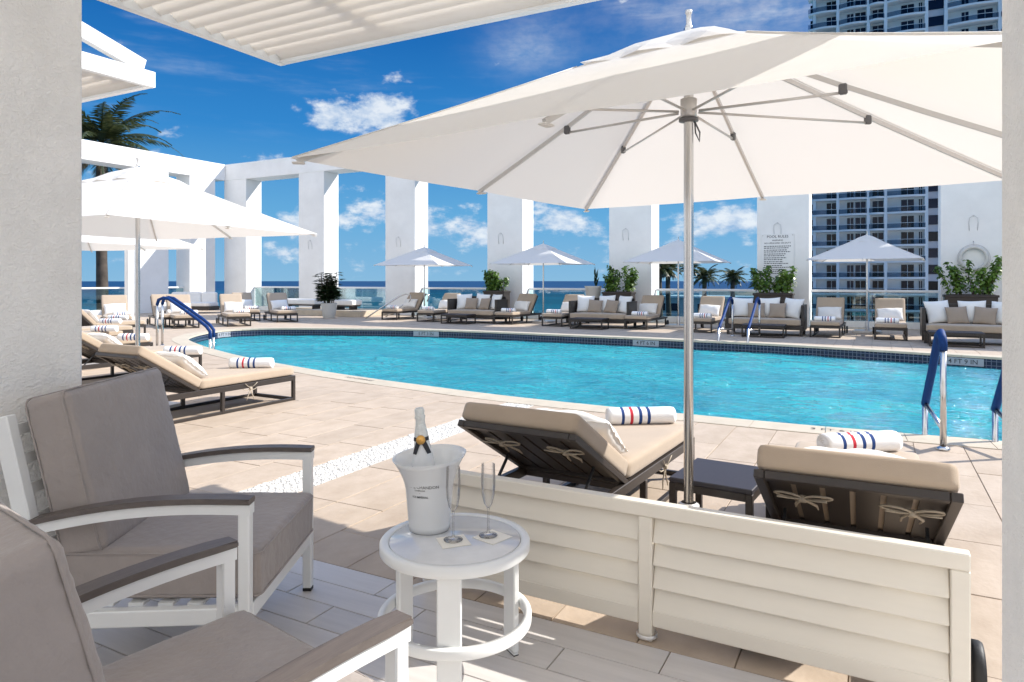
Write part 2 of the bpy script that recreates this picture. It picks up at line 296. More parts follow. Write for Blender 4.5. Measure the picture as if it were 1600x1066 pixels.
# ------------------------------------------------------------------ mesh helpers
class B:
    def __init__(s): s.bm = bmesh.new()
    def box(s, c, d, rot=None, bev=0, seg=1):
        r = bmesh.ops.create_cube(s.bm, size=1); vs = r['verts']
        bmesh.ops.scale(s.bm, vec=Vector(d), verts=vs)
        if bev:
            es = list({e for v in vs for e in v.link_edges})
            rr = bmesh.ops.bevel(s.bm, geom=es, offset=bev, segments=seg, affect='EDGES', profile=.5)
            vs = list({v for f in rr['faces'] for v in f.verts} | {v for v in vs if v.is_valid})
        m_ = Matrix.Translation(Vector(c))
        if rot is not None: m_ = m_ @ rot.to_4x4()
        bmesh.ops.transform(s.bm, matrix=m_, verts=vs); return s
    def bar(s, a, b, wx, wz, bev=0, up=Vector((0, 0, 1))):       # box beam from a to b
        a, b = Vector(a), Vector(b); d = b-a; L = d.length; y = d.normalized()
        x = y.cross(up)
        if x.length < 1e-4: x = Vector((1, 0, 0))
        x.normalize(); z = x.cross(y); rot = Matrix((x, y, z)).transposed()
        return s.box((a+b)/2, (wx, L, wz), rot, bev)
    def tube(s, pts, r, n=8, cap=True):
        pts = [Vector(p) for p in pts]; rings = []
        prev = None
        for i, p in enumerate(pts):
            t = (pts[min(i+1, len(pts)-1)] - pts[max(i-1, 0)]).normalized()
            if prev is None:
                x = t.orthogonal().normalized()
            else:
                x = (prev - t*prev.dot(t)).normalized()
            prev = x; y = t.cross(x); rr = r[i] if isinstance(r, (list, tuple)) else r
            rings.append([s.bm.verts.new(p + (x*math.cos(2*math.pi*k/n) + y*math.sin(2*math.pi*k/n))*rr) for k in range(n)])
        for a, b in zip(rings, rings[1:]):
            for k in range(n): f = s.bm.faces.new((a[k], a[(k+1) % n], b[(k+1) % n], b[k])); f.smooth = True
        if cap: s.bm.faces.new(rings[0][::-1]); s.bm.faces.new(rings[-1])
        return s
    def lathe(s, prof, n=32, c=(0, 0, 0), fn=None, cap=False):
        rings = []
        for (r, z) in prof:
            rings.append([s.bm.verts.new(Vector(c) + Vector((r*math.cos(2*math.pi*k/n), r*math.sin(2*math.pi*k/n), z + (fn(2*math.pi*k/n, r, z) if fn else 0)))) for k in range(n)])
        for a, b in zip(rings, rings[1:]):
            for k in range(n): f = s.bm.faces.new((a[k], a[(k+1) % n], b[(k+1) % n], b[k])); f.smooth = True
        if cap and prof[0][0] > .0005: s.bm.faces.new(rings[0][::-1])
        if cap and prof[-1][0] > .0005: s.bm.faces.new(rings[-1])
        return s
    def poly(s, pts):
        f = s.bm.faces.new([s.bm.verts.new(Vector(p)) for p in pts]); return f
    def prism(s, pts, z0, z1):
        a = [s.bm.verts.new((p[0], p[1], z0)) for p in pts]; b = [s.bm.verts.new((p[0], p[1], z1)) for p in pts]; n = len(pts)
        s.bm.faces.new(b); s.bm.faces.new(a[::-1])
        for k in range(n): s.bm.faces.new((a[k], a[(k+1) % n], b[(k+1) % n], b[k]))
        return s
    def mesh(s, name, m_):
        bmesh.ops.recalc_face_normals(s.bm, faces=s.bm.faces) if getattr(s, 'recalc', True) else None
        me = bpy.data.meshes.new(name); s.bm.to_mesh(me); s.bm.free(); me.materials.append(m_); return me
def link(name, me, parent=None, loc=(0, 0, 0), rot=(0, 0, 0)):
    o = bpy.data.objects.new(name, me); COL.objects.link(o); o.parent = parent; o.location = loc; o.rotation_euler = rot; return o
def part(name, b, m_, parent=None, **k):
    return link(name, b.mesh(name, M[m_] if isinstance(m_, str) else m_), parent, **k)
def tag(o, label=None, cat=None, group=None, kind=None):
    if label: o['label'] = label
    if cat: o['category'] = cat
    if group: o['group'] = group
    if kind: o['kind'] = kind
    return o
def thing(name, label, cat, loc=(0, 0, 0), rz=0, group=None):
    return tag(link(name, None, None, loc, (0, 0, rz)), label, cat, group)
def dup(root, loc=None, rot=None, label=None, group=None):
    def rec(o, par):
        c = o.copy(); COL.objects.link(c); c.parent = par
        for ch in kids.get(o, ()): rec(ch, c)
        return c
    kids = {}
    def walk(o):
        ks = list(o.children); kids[o] = ks
        for k in ks: walk(k)
    walk(root); r = rec(root, None)
    if loc is not None: r.location = loc
    if rot is not None: r.rotation_euler = rot if isinstance(rot, (tuple, list)) or hasattr(rot, 'x') else (0, 0, rot)
    if label: r['label'] = label
    if group: r['group'] = group
    return r
def struct(name, b, m_, **k): return tag(part(name, b, m_, **k), kind='structure')

def cushion(lx, ly, lz, r=.03, puff=.0, n=10, wr=0, seed=0, freq=26):
    bm = bmesh.new(); bmesh.ops.create_cube(bm, size=2)
    bmesh.ops.subdivide_edges(bm, edges=bm.edges[:], cuts=n, use_grid_fill=True)
    H = Vector((lx/2, ly/2, lz/2)); r = min(r, lz/2*.98)
    for v in bm.verts:
        c = Vector([math.sin(a*math.pi/2*.999)*.6 + a*.4 for a in v.co])
        P = Vector([c[i]*H[i] for i in range(3)])
        q = Vector([max(-(H[i]-r), min(H[i]-r, P[i])) for i in range(3)])
        d = P-q
        if d.length > 1e-6: P = q + d.normalized()*r if d.length > r*.999 else P
        ex, ey = 1-c.x**2, 1-c.y**2
        P.z += (1 if c.z > 0 else -1)*puff*max(0, ex)**.6*max(0, ey)**.6*min(1, abs(c.z)*1.2)
        if puff:
            P.x *= 1 + puff*.35*(ey)*abs(c.x)**3; P.y *= 1 + puff*.35*(ex)*abs(c.y)**3
        if wr:
            s_ = abs(c.z); edge = max(abs(c.x), abs(c.y))**5
            if abs(c.x) > abs(c.y): g = noise.noise(Vector((seed, P.y*freq, P.z*5)))
            else: g = noise.noise(Vector((P.x*freq, seed+5, P.z*5)))
            P.z += (1 if c.z > 0 else -1)*wr*g*edge*.8
            P += Vector((c.x, c.y, 0))*(wr*g*edge)
            P.z += wr*.9*noise.noise(Vector((P.x*7, P.y*7, seed+9+P.z*4)))
        v.co = P
    for f in bm.faces: f.smooth = True
    bb = B(); bb.bm.free(); bb.bm = bm; return bb
def pillow(w_, h_, t_, n=14, seed=0, pinch=.07, flange=0):
    b = B(); vs = {}
    for sgn in (1, -1):
        for i in range(n+1):
            for j in range(n+1):
                s, t = math.sin((i/n*2-1)*math.pi/2), math.sin((j/n*2-1)*math.pi/2)
                edge = i in (0, n) or j in (0, n)
                if sgn < 0 and edge: vs[(sgn, i, j)] = vs[(1, i, j)]; continue
                x = s*w_/2*(1-pinch*(1-t*t)); y = t*h_/2*(1-pinch*(1-s*s))
                z = sgn*t_/2*(max(0, (1-s*s))*max(0, (1-t*t)))**.42
                if not edge: z += .012*noise.noise(Vector((x*9+seed, y*9, sgn)))*(t_/.12) + sgn*.006*noise.noise(Vector((x*30, y*12, seed)))
                vs[(sgn, i, j)] = b.bm.verts.new((x, y, z))
    for sgn in (1, -1):
        for i in range(n):
            for j in range(n):
                q = [vs[(sgn, i, j)], vs[(sgn, i+1, j)], vs[(sgn, i+1, j+1)], vs[(sgn, i, j+1)]]
                f = b.bm.faces.new(q if sgn > 0 else q[::-1]); f.smooth = True
    if flange:
        peri = [(i, 0) for i in range(n)] + [(n, j) for j in range(n)] + [(i, n) for i in range(n, 0, -1)] + [(0, j) for j in range(n, 0, -1)]
        inn = [vs[(1, i, j)] for i, j in peri]; out = []
        for k, v in enumerate(inn):
            d = Vector((v.co.x/w_, v.co.y/h_, 0)).normalized(); out.append(b.bm.verts.new(v.co + d*flange*(1+.3*math.sin(k*2.1)) + Vector((0, 0, .006*math.sin(k*2.7)))))
        for k in range(len(inn)):
            f = b.bm.faces.new((inn[k], inn[(k+1) % len(inn)], out[(k+1) % len(out)], out[k])); f.smooth = True
    return b
def text_mesh(txt, size, m_, align='CENTER', ext=.0, name='lettering', bold=0):
    cu = bpy.data.curves.new(name, 'FONT'); cu.body = txt; cu.size = size; cu.align_x = align; cu.extrude = ext; cu.offset = bold; cu.resolution_u = 2
    cu.align_y = 'CENTER'
    o = bpy.data.objects.new(name, cu); COL.objects.link(o); bpy.context.view_layer.update()
    me = bpy.data.meshes.new_from_object(o.evaluated_get(bpy.context.evaluated_depsgraph_get())); me.name = name
    bpy.data.objects.remove(o); bpy.data.curves.remove(cu); me.materials.clear(); me.materials.append(m_); return me

# ================================================================== SETTING
# ---- sea, land far below
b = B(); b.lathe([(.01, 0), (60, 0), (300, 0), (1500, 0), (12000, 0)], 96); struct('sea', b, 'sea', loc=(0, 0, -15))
def fan(pts, z0, z1): return B().prism(pts, z0, z1)
land = [W(22, 26), W(46, 60), W(66, 170), W(105, 330), W(190, 420), W(420, 420), W(420, 10), W(60, 5)]
struct('town_ground', fan(land, -16, -10), 'ground')
beach = [W(45.5, 60), W(62, 172), W(101, 336), W(188, 430), W(420, 440), W(420, 421), W(190, 421), W(105, 331), W(66, 171), W(46.5, 60)]
struct('beach', fan(beach, -16, -10.6), 'sand')

# ---- pool outline (inner edge of the coping)
near_px = [(290,529.7),(306,537),(331,545.6),(376,557),(430,567.5),(495,579),(560,589.2),(670,604),(780,618),(890,630),(1000,641),(1120,652),(1240,663.6),(1426,679),(1562,690)]
far_px = [(305,524),(322,520),(353.7,516),(391,514),(447,513.2),(560,513.8),(640,515),(710,516.8),(785,519.5),(860,522.8),(935,526),(1000,528.6),(1074,532),(1123,534),(1200,537.6),(1280,542),(1400,549.3),(1500,555.4),(1564,559.4)]
NE = [G(*p) for p in near_px]; FE = [G(*p) for p in far_px]
def extend(P, q, n=6, step=1.2):
    a, b_ = Vector(P[-3]), Vector(P[-1]); d = (b_-a).normalized(); c = Vector(P[-1]); return [tuple(c+d*step*(i+1)) for i in range(n)]
NE += extend(NE, 0); FE += extend(FE, 0)
POOL = NE + FE[::-1]                       # closed ring
def smooth_ring(P, it=1):
    for _ in range(it):
        Q = []
        for i in range(len(P)):
            a, b_ = Vector(P[i]), Vector(P[(i+1) % len(P)]); Q += [tuple(a*.75+b_*.25), tuple(a*.25+b_*.75)]
        P = Q
    return P
POOL = smooth_ring(POOL, 2)
def area(P): return sum(P[i][0]*P[(i+1) % len(P)][1]-P[(i+1) % len(P)][0]*P[i][1] for i in range(len(P)))/2
if area(POOL) < 0: POOL = POOL[::-1]
def inside(p, P):
    x, y = p; c = False; n = len(P); j = n-1
    for i in range(n):
        if (P[i][1] > y) != (P[j][1] > y) and x < (P[j][0]-P[i][0])*(y-P[i][1])/(P[j][1]-P[i][1])+P[i][0]: c = not c
        j = i
    return c
def offset(P, d):
    n = len(P); Q = []
    for i in range(n):
        t = (Vector(P[(i+2) % n])-Vector(P[i-2])).normalized(); Q.append((P[i][0]+t.y*d, P[i][1]-t.x*d))
    return Q
COP = offset(POOL, .34); MID = offset(POOL, .20)
COPW = COP[:]
DECK_X0, DECK_X1, DECK_Y1 = -29.0, 22.0, 22.6
PLANK_Y = 2.46
# deck body and hole
b = B(); outer = [(DECK_X0, -6), (DECK_X1, -6), (DECK_X1, DECK_Y1), (DECK_X0, DECK_Y1)]
ve = [b.bm.verts.new((x, y, -.006)) for x, y in outer]; vi = [b.bm.verts.new((x, y, -.006)) for x, y in MID]
eds = [b.bm.edges.new((L_[i], L_[(i+1) % len(L_)])) for L_ in (ve, vi) for i in range(len(L_))]
bmesh.ops.triangle_fill(b.bm, use_beauty=True, use_dissolve=False, edges=eds)
lo = [b.bm.verts.new((x, y, -10)) for x, y in outer]
for i in range(4): b.bm.faces.new((ve[i], ve[(i+1) % 4], lo[(i+1) % 4], lo[i]))
deck = struct('pool_deck', b, 'grout')
# coping stones: individual pieces along the near edge, joined piece elsewhere
def seglen(P): return [ (Vector(P[(i+1) % len(P)])-Vector(P[i])).length for i in range(len(P))]
def ring_at(P, cum, s):
    n = len(P)
    import bisect
    k = min(bisect.bisect_right(cum, s)-1, n-1); t = (s-cum[k])/max(1e-6, cum[k+1]-cum[k])
    return Vector(P[k])*(1-t)+Vector(P[(k+1) % n])*t
sl_ = seglen(POOL); cum = [0]
for x in sl_: cum.append(cum[-1]+x)
total = cum[-1]; nst = int(total/.62); stones = []
def camxy(x, y): return (CA*x+SA*y, -SA*x+CA*y)
def visible(x, y, mrg=60, z=0):
    cx, cy = camxy(x, y)
    if cy < .3: return False
    u = 800+F*cx/cy; v = 438+F*(CZ-z)/cy; return -mrg < u < 1600+mrg and v < 1066+mrg*2
cbm = B(); nob = 0
coping = tag(link('pool_coping', None), kind='structure')
def strip_w(s):
    p = ring_at(POOL, cum, s); return .34
for k in range(nst):
    s0 = k/nst*total+.003; s1 = (k+1)/nst*total-.003
    ss = [s0, (s0*2+s1)/3, (s0+s1*2)/3, s1]
    inn = [ring_at(POOL, cum, s) for s in ss]; out = [ring_at(COP, cum, s) for s in ss]
    ctr = (inn[0]+out[3])/2; vis = visible(ctr.x, ctr.y) and ctr.y < 14 and math.hypot(*camxy(*ctr)) < 14
    lw = .012
    pts = [(p.x, p.y) for p in inn] + [(p.x, p.y) for p in out[::-1]]
    t = (inn[3]-inn[0]).normalized()
    if vis and nob < 120:
        bb = B(); bb.prism([(x-ctr.x, y-ctr.y) for x, y in pts], -.034, .006+random.uniform(-.001, .001)); o = part('coping_stone', bb, 'coping', coping, loc=(ctr.x, ctr.y, 0)); nob += 1
    else: cbm.prism(pts, -.034, .006)
tag(part('coping_run', cbm, 'coping', coping), kind='stuff')
# basin
b = B(); uvl = b.bm.loops.layers.uv.new('UVMap'); n = len(POOL)
wall = offset(POOL, .01)
def strip(bb, z0, z1, uv=True):
    L_ = bb.bm.loops.layers.uv.verify()
    for i in range(n):
        p, q = wall[i], wall[(i+1) % n]
        f = bb.bm.faces.new([bb.bm.verts.new((p[0], p[1], z0)), bb.bm.verts.new((q[0], q[1], z0)), bb.bm.verts.new((q[0], q[1], z1)), bb.bm.verts.new((p[0], p[1], z1))])
        for l, c in zip(f.loops, ((cum[i], z0), (cum[i+1], z0), (cum[i+1], z1), (cum[i], z1))): l[L_].uv = c
b.bm.free(); b = B(); strip(b, -.40, -.03); struct('waterline_tiles', b, 'mosaic')
b = B(); strip(b, -1.4, -.40); b.bm.faces.new([b.bm.verts.new((p[0], p[1], -1.4)) for p in wall]); bmesh.ops.triangulate(b.bm, faces=b.bm.faces[:]); struct('pool_basin', b, 'plaster')
# water surface
b = B(); st = .11; xs = [p[0] for p in POOL]; ys = [p[1] for p in POOL]; vs = {}
big = offset(POOL, .12)
def wv(i, j, x0, y0):
    if (i, j) not in vs:
        x, y = x0+i*st, y0+j*st
        z = .013*noise.noise(Vector((x*2.1, y*1.6, 0))) + .007*noise.noise(Vector((x*5+9, y*4.2, 3)))
        vs[(i, j)] = b.bm.verts.new((x, y, z))
    return vs[(i, j)]
x0, y0 = min(xs)-.2, min(ys)-.2
for j in range(int((max(ys)-y0+.4)/st)):
    for i in range(int((max(xs)-x0+.4)/st)):
        cx, cy = x0+(i+.5)*st, y0+(j+.5)*st
        if visible(cx, cy, 160) and inside((cx, cy), big):
            f = b.bm.faces.new((wv(i, j, x0, y0), wv(i+1, j, x0, y0), wv(i+1, j+1, x0, y0), wv(i, j+1, x0, y0))); f.smooth = True
# rest of the surface outside the view stays flat
for j in range(int((max(ys)-y0+.4)/.88)):
    for i in range(int((max(xs)-x0+.4)/.88)):
        pass
struct('pool_water', b, 'water', loc=(0, 0, -.195))

# ---- deck tiles
PX, PL = .352, .705
def clip_out(rect):
    # keep the part of the tile outside the coping ring
    c = Vector(((rect[0][0]+rect[2][0])/2, (rect[0][1]+rect[2][1])/2))
    ins = [inside(p, MID) for p in rect]
    if all(ins): return None
    best = min(range(n), key=lambda i: (Vector(MID[i])-c).length)
    if (Vector(MID[best])-c).length > 1.0: return rect
    t = (Vector(MID[(best+2) % n])-Vector(MID[best-2])).normalized(); nn = Vector((t.y, -t.x)); o = Vector(MID[best])
    out = []
    for k in range(len(rect)):
        a, b_ = Vector(rect[k]), Vector(rect[(k+1) % len(rect)]); da, db = (a-o).dot(nn), (b_-o).dot(nn)
        if da >= 0: out.append(tuple(a))
        if da*db < 0: out.append(tuple(a.lerp(b_, da/(da-db))))
    return out if len(out) > 2 else None
tiles = []
ci = 0; X = -1.14-PX*80
while X < DECK_X1:
    stripe = abs(X-(-3.604+0.001*0)) < PX*.5
    offy = random.choice((0, PL/2, PL/3))
    Y = PLANK_Y - offy
    while Y < DECK_Y1:
        y0_, y1_ = max(Y, PLANK_Y), min(Y+PL, DECK_Y1)
        if y1_-y0_ > .05 and X+PX > DECK_X0 and not (stripe and Y < 7.0):
            g = .003; rc = [(X+g, y0_+g), (X+PX-g, y0_+g), (X+PX-g, y1_-g), (X+g, y1_-g)]
            cc = ((X+PX/2), (y0_+y1_)/2)
            if visible(*cc, mrg=250):
                pts = clip_out(rc)
                if pts: tiles.append((cc, pts, len(pts) == 4 and pts[0] == rc[0] and pts[2] == rc[2] and y1_-y0_ > PL-.01))
        Y += PL
    X += PX
tiles.sort(key=lambda t: (0 if visible(*t[0], mrg=20) else 1, math.hypot(*camxy(*t[0]))))
full = None; rest = B()
for k, (c, pts, isfull) in enumerate(tiles):
    dz = random.uniform(-.0015, .0015)
    if k < 285:
        if isfull:
            if full is None:
                bb = B(); bb.box((0, 0, -.01), (PX-.006, PL-.006, .02), bev=.002); full = bb.mesh('tile', M['travertine'])
            o = link('tile', full, deck, (c[0], c[1], dz), (0, 0, 0))
        else:
            bb = B(); bb.prism([(x-c[0], y-c[1]) for x, y in pts], -.02, 0); part('tile', bb, 'travertine', deck, loc=(c[0], c[1], dz))
    else: rest.prism(pts, -.02, dz)
tag(part('far_tiles', rest, 'travertine', deck), kind='stuff')
# pebble inlay
peb = tag(link('pebble_inlay', None), kind='structure')
ye = 2.47
while not (inside((-3.25, ye), MID) or inside((-3.6, ye), MID)): ye += .02
b = B(); b.box((-3.428, (2.47+ye)/2, -.014), (PX, ye-2.47, .02)); part('pebble_bed', b, 'pebble_bed', peb)
rp = random.Random(3); PV, PF = [], []
for i in range(6500):
    x = -3.428+rp.uniform(-.17, .17); y = rp.uniform(2.5, 7.1)
    if inside((x, y), MID): continue
    r_ = rp.uniform(.007, .0135); q = rp.uniform(.7, 1); th = rp.uniform(0, 3.1); base_ = len(PV); ct, st2 = math.cos(th), math.sin(th); zt = rp.uniform(-.004, .001)
    for (rr2, zz) in ((1, 0), (.72, .6)):
        for k in range(6):
            a_ = k*math.pi/3; px2, py2 = math.cos(a_)*r_*rr2*1.2, math.sin(a_)*r_*rr2*q; PV.append((x+px2*ct-py2*st2, y+px2*st2+py2*ct, zt-.003+zz*r_*.75))
    PV.append((x, y, zt-.003+r_*.75*.8))
    for k in range(6):
        k2 = (k+1) % 6; PF.append((base_+k, base_+k2, base_+6+k2, base_+6+k)); PF.append((base_+6+k, base_+6+k2, base_+12))
me = bpy.data.meshes.new('pebbles'); me.from_pydata(PV, [], PF); me.polygons.foreach_set('use_smooth', [True]*len(PF)); me.materials.append(M['pebble']); tag(link('pebbles', me, peb), kind='stuff')
# plank floor of the cabana
terrace = tag(link('cabana_floor', None), kind='structure')
b = B(); b.box((-1.2, .3, -.02), (7.6, 4.3, .02)); part('floor_base', b, 'plank_grout', terrace)
PW, PLN = .158, .62; pm = None; row = 0; y = PLANK_Y; pl = []
while y > -1.8:
    x = -5.0-(row % 2)*PLN/2-(row % 3)*.04
    while x < 2.6:
        pl.append((x+PLN/2, y-PW/2)); x += PLN
    y -= PW; row += 1
pl.sort(key=lambda p: (0 if visible(*p, mrg=40) else 1, math.hypot(*p)))
bb = B(); bb.box((0, 0, -.006), (PLN-.005, PW-.005, .012), bev=.0012); pm = bb.mesh('plank', M['plank']); rest = B()
for k, p in enumerate(pl):
    if k < 160: link('plank', pm, terrace, (p[0], p[1], .001+random.uniform(-.0006, .0006)))
    else: rest.box((p[0], p[1], -.006), (PLN-.005, PW-.005, .012))
tag(part('outer_planks', rest, 'plank', terrace), kind='stuff')

# ---- colonnade
COLY = 21.4; XL6 = XatY(1470, COLY); SP = (XL6-XatY(602, COLY))/4.0
PWD, PDP = 1.43, .88
ords = ['far left corner pillar', 'bare white pillar behind the potted palm', 'white pillar behind the first open umbrella', 'white pillar behind the leftmost shrub planter', 'white pillar behind the second shrub planter', 'wide white pillar carrying the pool rules sign', 'white pillar with the life ring at the right']
b = B(); b.box((0, 0, 2.95), (PWD, PDP, 5.9), bev=.01); pmesh = b.mesh('pillar', M['render']); PX_ = []
for i in range(-1, 7):
    xl = XL6-SP*(5-(i-1)) ; PX_.append(xl)
PX_ = [XL6-SP*(6-i) for i in range(0, 9)]
for i, xl in enumerate(PX_):
    lab = ['white square pillar at the left end of the sea colonnade', 'tall white pillar directly behind the potted palm', 'tall white pillar behind the leftmost far umbrella', 'tall white pillar between the leftmost two far umbrellas', 'tall white pillar behind the second green shrub', 'wide white pillar carrying the pool rules sign', 'wide white pillar with the life ring, beside the right wall', 'white pillar farther right along the colonnade', 'last white pillar at the right end of the colonnade'][i]
    tag(link('pillar', pmesh, None, (xl+PWD/2, COLY+PDP/2, 0)), lab, 'pillar', 'white pillars of the seaward colonnade')
LX = -26.3
b = B(); b.box((0, 0, 2.95), (.9, 1.3, 5.9), bev=.01); pm2 = b.mesh('pillar', M['render'])
for y_, lab in ((21.0-.05, None), (17.9, 'white side pillar behind the blue handrail with a slanting shadow'), (14.2, 'white side pillar behind the left umbrella'), (10.5, 'white side pillar hidden mostly by the near stucco pier')):
    if lab is None: y_ = 20.2; lab = 'white side pillar nearest the colonnade corner'
    tag(link('pillar', pm2, None, (LX-.45, y_, 0)), lab, 'pillar', 'white pillars down the left side')
b = B(); b.box(((PX_[0]+22)/2, COLY+PDP/2, 6.27), (22-PX_[0]+.02, PDP+.02, .74), bev=.01)
tag(part('beam', b, 'render'), 'long white concrete beam on top of the seaward pillars', 'beam')
b = B(); b.box((LX-.46, 7.5, 6.27), (.94, 27.74, .74), bev=.01)
tag(part('beam', b, 'render'), 'white concrete beam over the left row of pillars, palm behind it', 'beam')
b = B(); b.box(((PX_[0]+LX)/2, COLY+PDP/2, 6.27), (PX_[0]-LX-.02, PDP-.02, .735)); 
tag(part('beam', b, 'render'), 'short white beam joining the two rows at the corner', 'beam')

# ---- glass balustrade
def balustrade(x0, x1, y, z0, label, ph=1.07, nn=None, alongY=False):
    L_ = x1-x0; nn = nn or max(1, round(L_/1.6))
    t = thing('balustrade', label, 'railing', (x0, y, z0) if not alongY else (y, x0, z0), R(90) if alongY else 0, 'glass balustrades round the deck')
    bb = B(); bb.box((L_/2, 0, ph-.03), (L_, .09, .07), bev=.01); part('top_rail', bb, 'white_metal', t)
    bb = B(); bb.box((L_/2, 0, .09), (L_, .12, .18)); part('base_rail', bb, 'white_metal', t)
    for k in range(nn):
        bb = B(); bb.box(((k+.5)*L_/nn, 0, .60), (L_/nn-.03, .014, .85)); part('glass_panel', bb, 'pane', t)
    return t
gaps = ['first gap of the colonnade, by the blue handrail', 'gap left of the leftmost far umbrella', 'gap right of the leftmost far umbrella', 'gap behind the second far umbrella', 'gap where the beach palms show', 'gap in front of the tower', 'gap right of the life ring pillar', 'last gap at the right']
for i in range(8):
    balustrade(PX_[i]+PWD+.01, PX_[i+1]-.01, COLY+.5, 0, 'glass balustrade in the ' + gaps[i])
ly = [10.5, 14.2, 17.9, 20.2]
for i, nm in enumerate(['behind the near stucco pier', 'behind the left umbrellas', 'beside the daybed', ]):
    balustrade(ly[i]+.66, ly[i+1]-.66, LX-.4, 0, 'glass balustrade with a white top rail ' + nm, alongY=True)
balustrade(-2, 9.8, LX-.4, 0, 'long glass balustrade on the left, near the palm trunk', alongY=True)

# ---- cabana walls, canopy
def wallbox(x0, x1, y0, y1, z, label):
    b = B(); b.box(((x0+x1)/2, (y0+y1)/2, z/2), (x1-x0, y1-y0, z), bev=.012, seg=3); tag(part('wall', b, 'stucco'), label, 'wall')
XR = .141*1.78/1.065*2
wallbox(-3.10, -2.685, 1.0, 1.535, 2.59, 'rough white stucco pier at the left edge of the picture')
wallbox(.235, .65, 1.36, 1.78, 2.59, 'rough white stucco pier at the right edge of the picture')
b = B(); b.box((-4, -2.2, 15), (70, .6, 30)); tag(part('wall', b, 'render'), 'unseen white hotel facade behind the photographer, made tall for bounce light', 'wall')  # unseen wall behind the camera, added and raised to bounce sunlight back
CANZ = 2.60
def canopy(x0, x1, y1, z, label, ties=False, y0=-1.55):
    t = thing('canopy', label, 'pergola', (x0, y0, z)); Lx, Ly = x1-x0, y1-y0
    bb = B(); 
    bb.box((.02, Ly/2, .05), (.04, Ly, .10)); bb.box((Lx-.02, Ly/2, .05), (.04, Ly, .10)); bb.box((Lx/2, Ly-.02, .052), (Lx-.082, .04, .10)); part('frame', bb, 'white_metal', t)
    for k in range(3):
        bb = B(); bb.box((Lx*(k+1)/4, Ly/2, .115), (.05, Ly-.1, .028)); part('cross_bar', bb, 'white_metal', t)
    k = 0; yy = Ly-.075; sb = B(); sb.box((0, 0, 0), (Lx-.09, .100, .012), Matrix.Rotation(R(-33), 3, 'X')); sm = sb.mesh('slat', M['slat'])
    while yy > .05:
        link('slat', sm, t, (Lx/2, yy, .048)); yy -= .094
    if ties:
        for xx in (Lx-.06, .06):
            bb = B(); bb.bar((xx, Ly-.05, .13), (xx, 0, 1.35), .05, .09); part('tie_bar', bb, 'white_metal', t)
    return t
canopy(-3.07, .44, 2.88, CANZ, 'white slatted canopy overhead at the top of the picture')
canopy(-7.6, -4.13, 2.82, CANZ, 'neighbouring white slatted canopy with sloping tie bars, above the left wall', True)

canopy(1.60, 5.1, 2.84, CANZ, 'neighbouring white slatted canopy on the right, beyond the stucco pier')
# ---- condominium tower
TY = 144.0; tw = thing('tower', 'tall pale apartment tower with stacked balconies and dark windows behind the right umbrella', 'building', (0, TY, -10.2))
fl = 3.0*.995; z0f = .0; NF = 25
def tx(u): return XatY(u, TY)
b = B(); b.box(((tx(1268)+tx(1449))/2, 9, 38), (tx(1449)-tx(1268)-.1, 16, 76)); part('core', b, 'tower_wall', tw)
b = B(); b.box(((tx(1449)+tx(1476))/2, 8.6, 38), (tx(1476)-tx(1449), 16, 76)); part('core', b, 'tower_band', tw)
b = B(); b.box(((tx(1476)+tx(1640))/2, 9, 38), (tx(1640)-tx(1476)-.1, 16, 76)); part('core', b, 'tower_wall', tw)
for u in (1273, 1309.5, 1357, 1384, 1447.5, 1478, 1562, 1600):
    b = B(); b.box((tx(u), .45, 38), (.55, 2.3, 76)); part('pier', b, 'tower_wall', tw)
bays = [(1274, 1308, [(1291, 1307)]), (1311, 1355, [(1323, 1334), (1336, 1353)]), (1358, 1382, [(1363, 1381)]), (1386, 1446, [(1408, 1429), (1436, 1442)]), (1480, 1560, [(1528, 1553), (1503, 1515)]), (1563, 1598, [(1575, 1590)])]
wm = {}
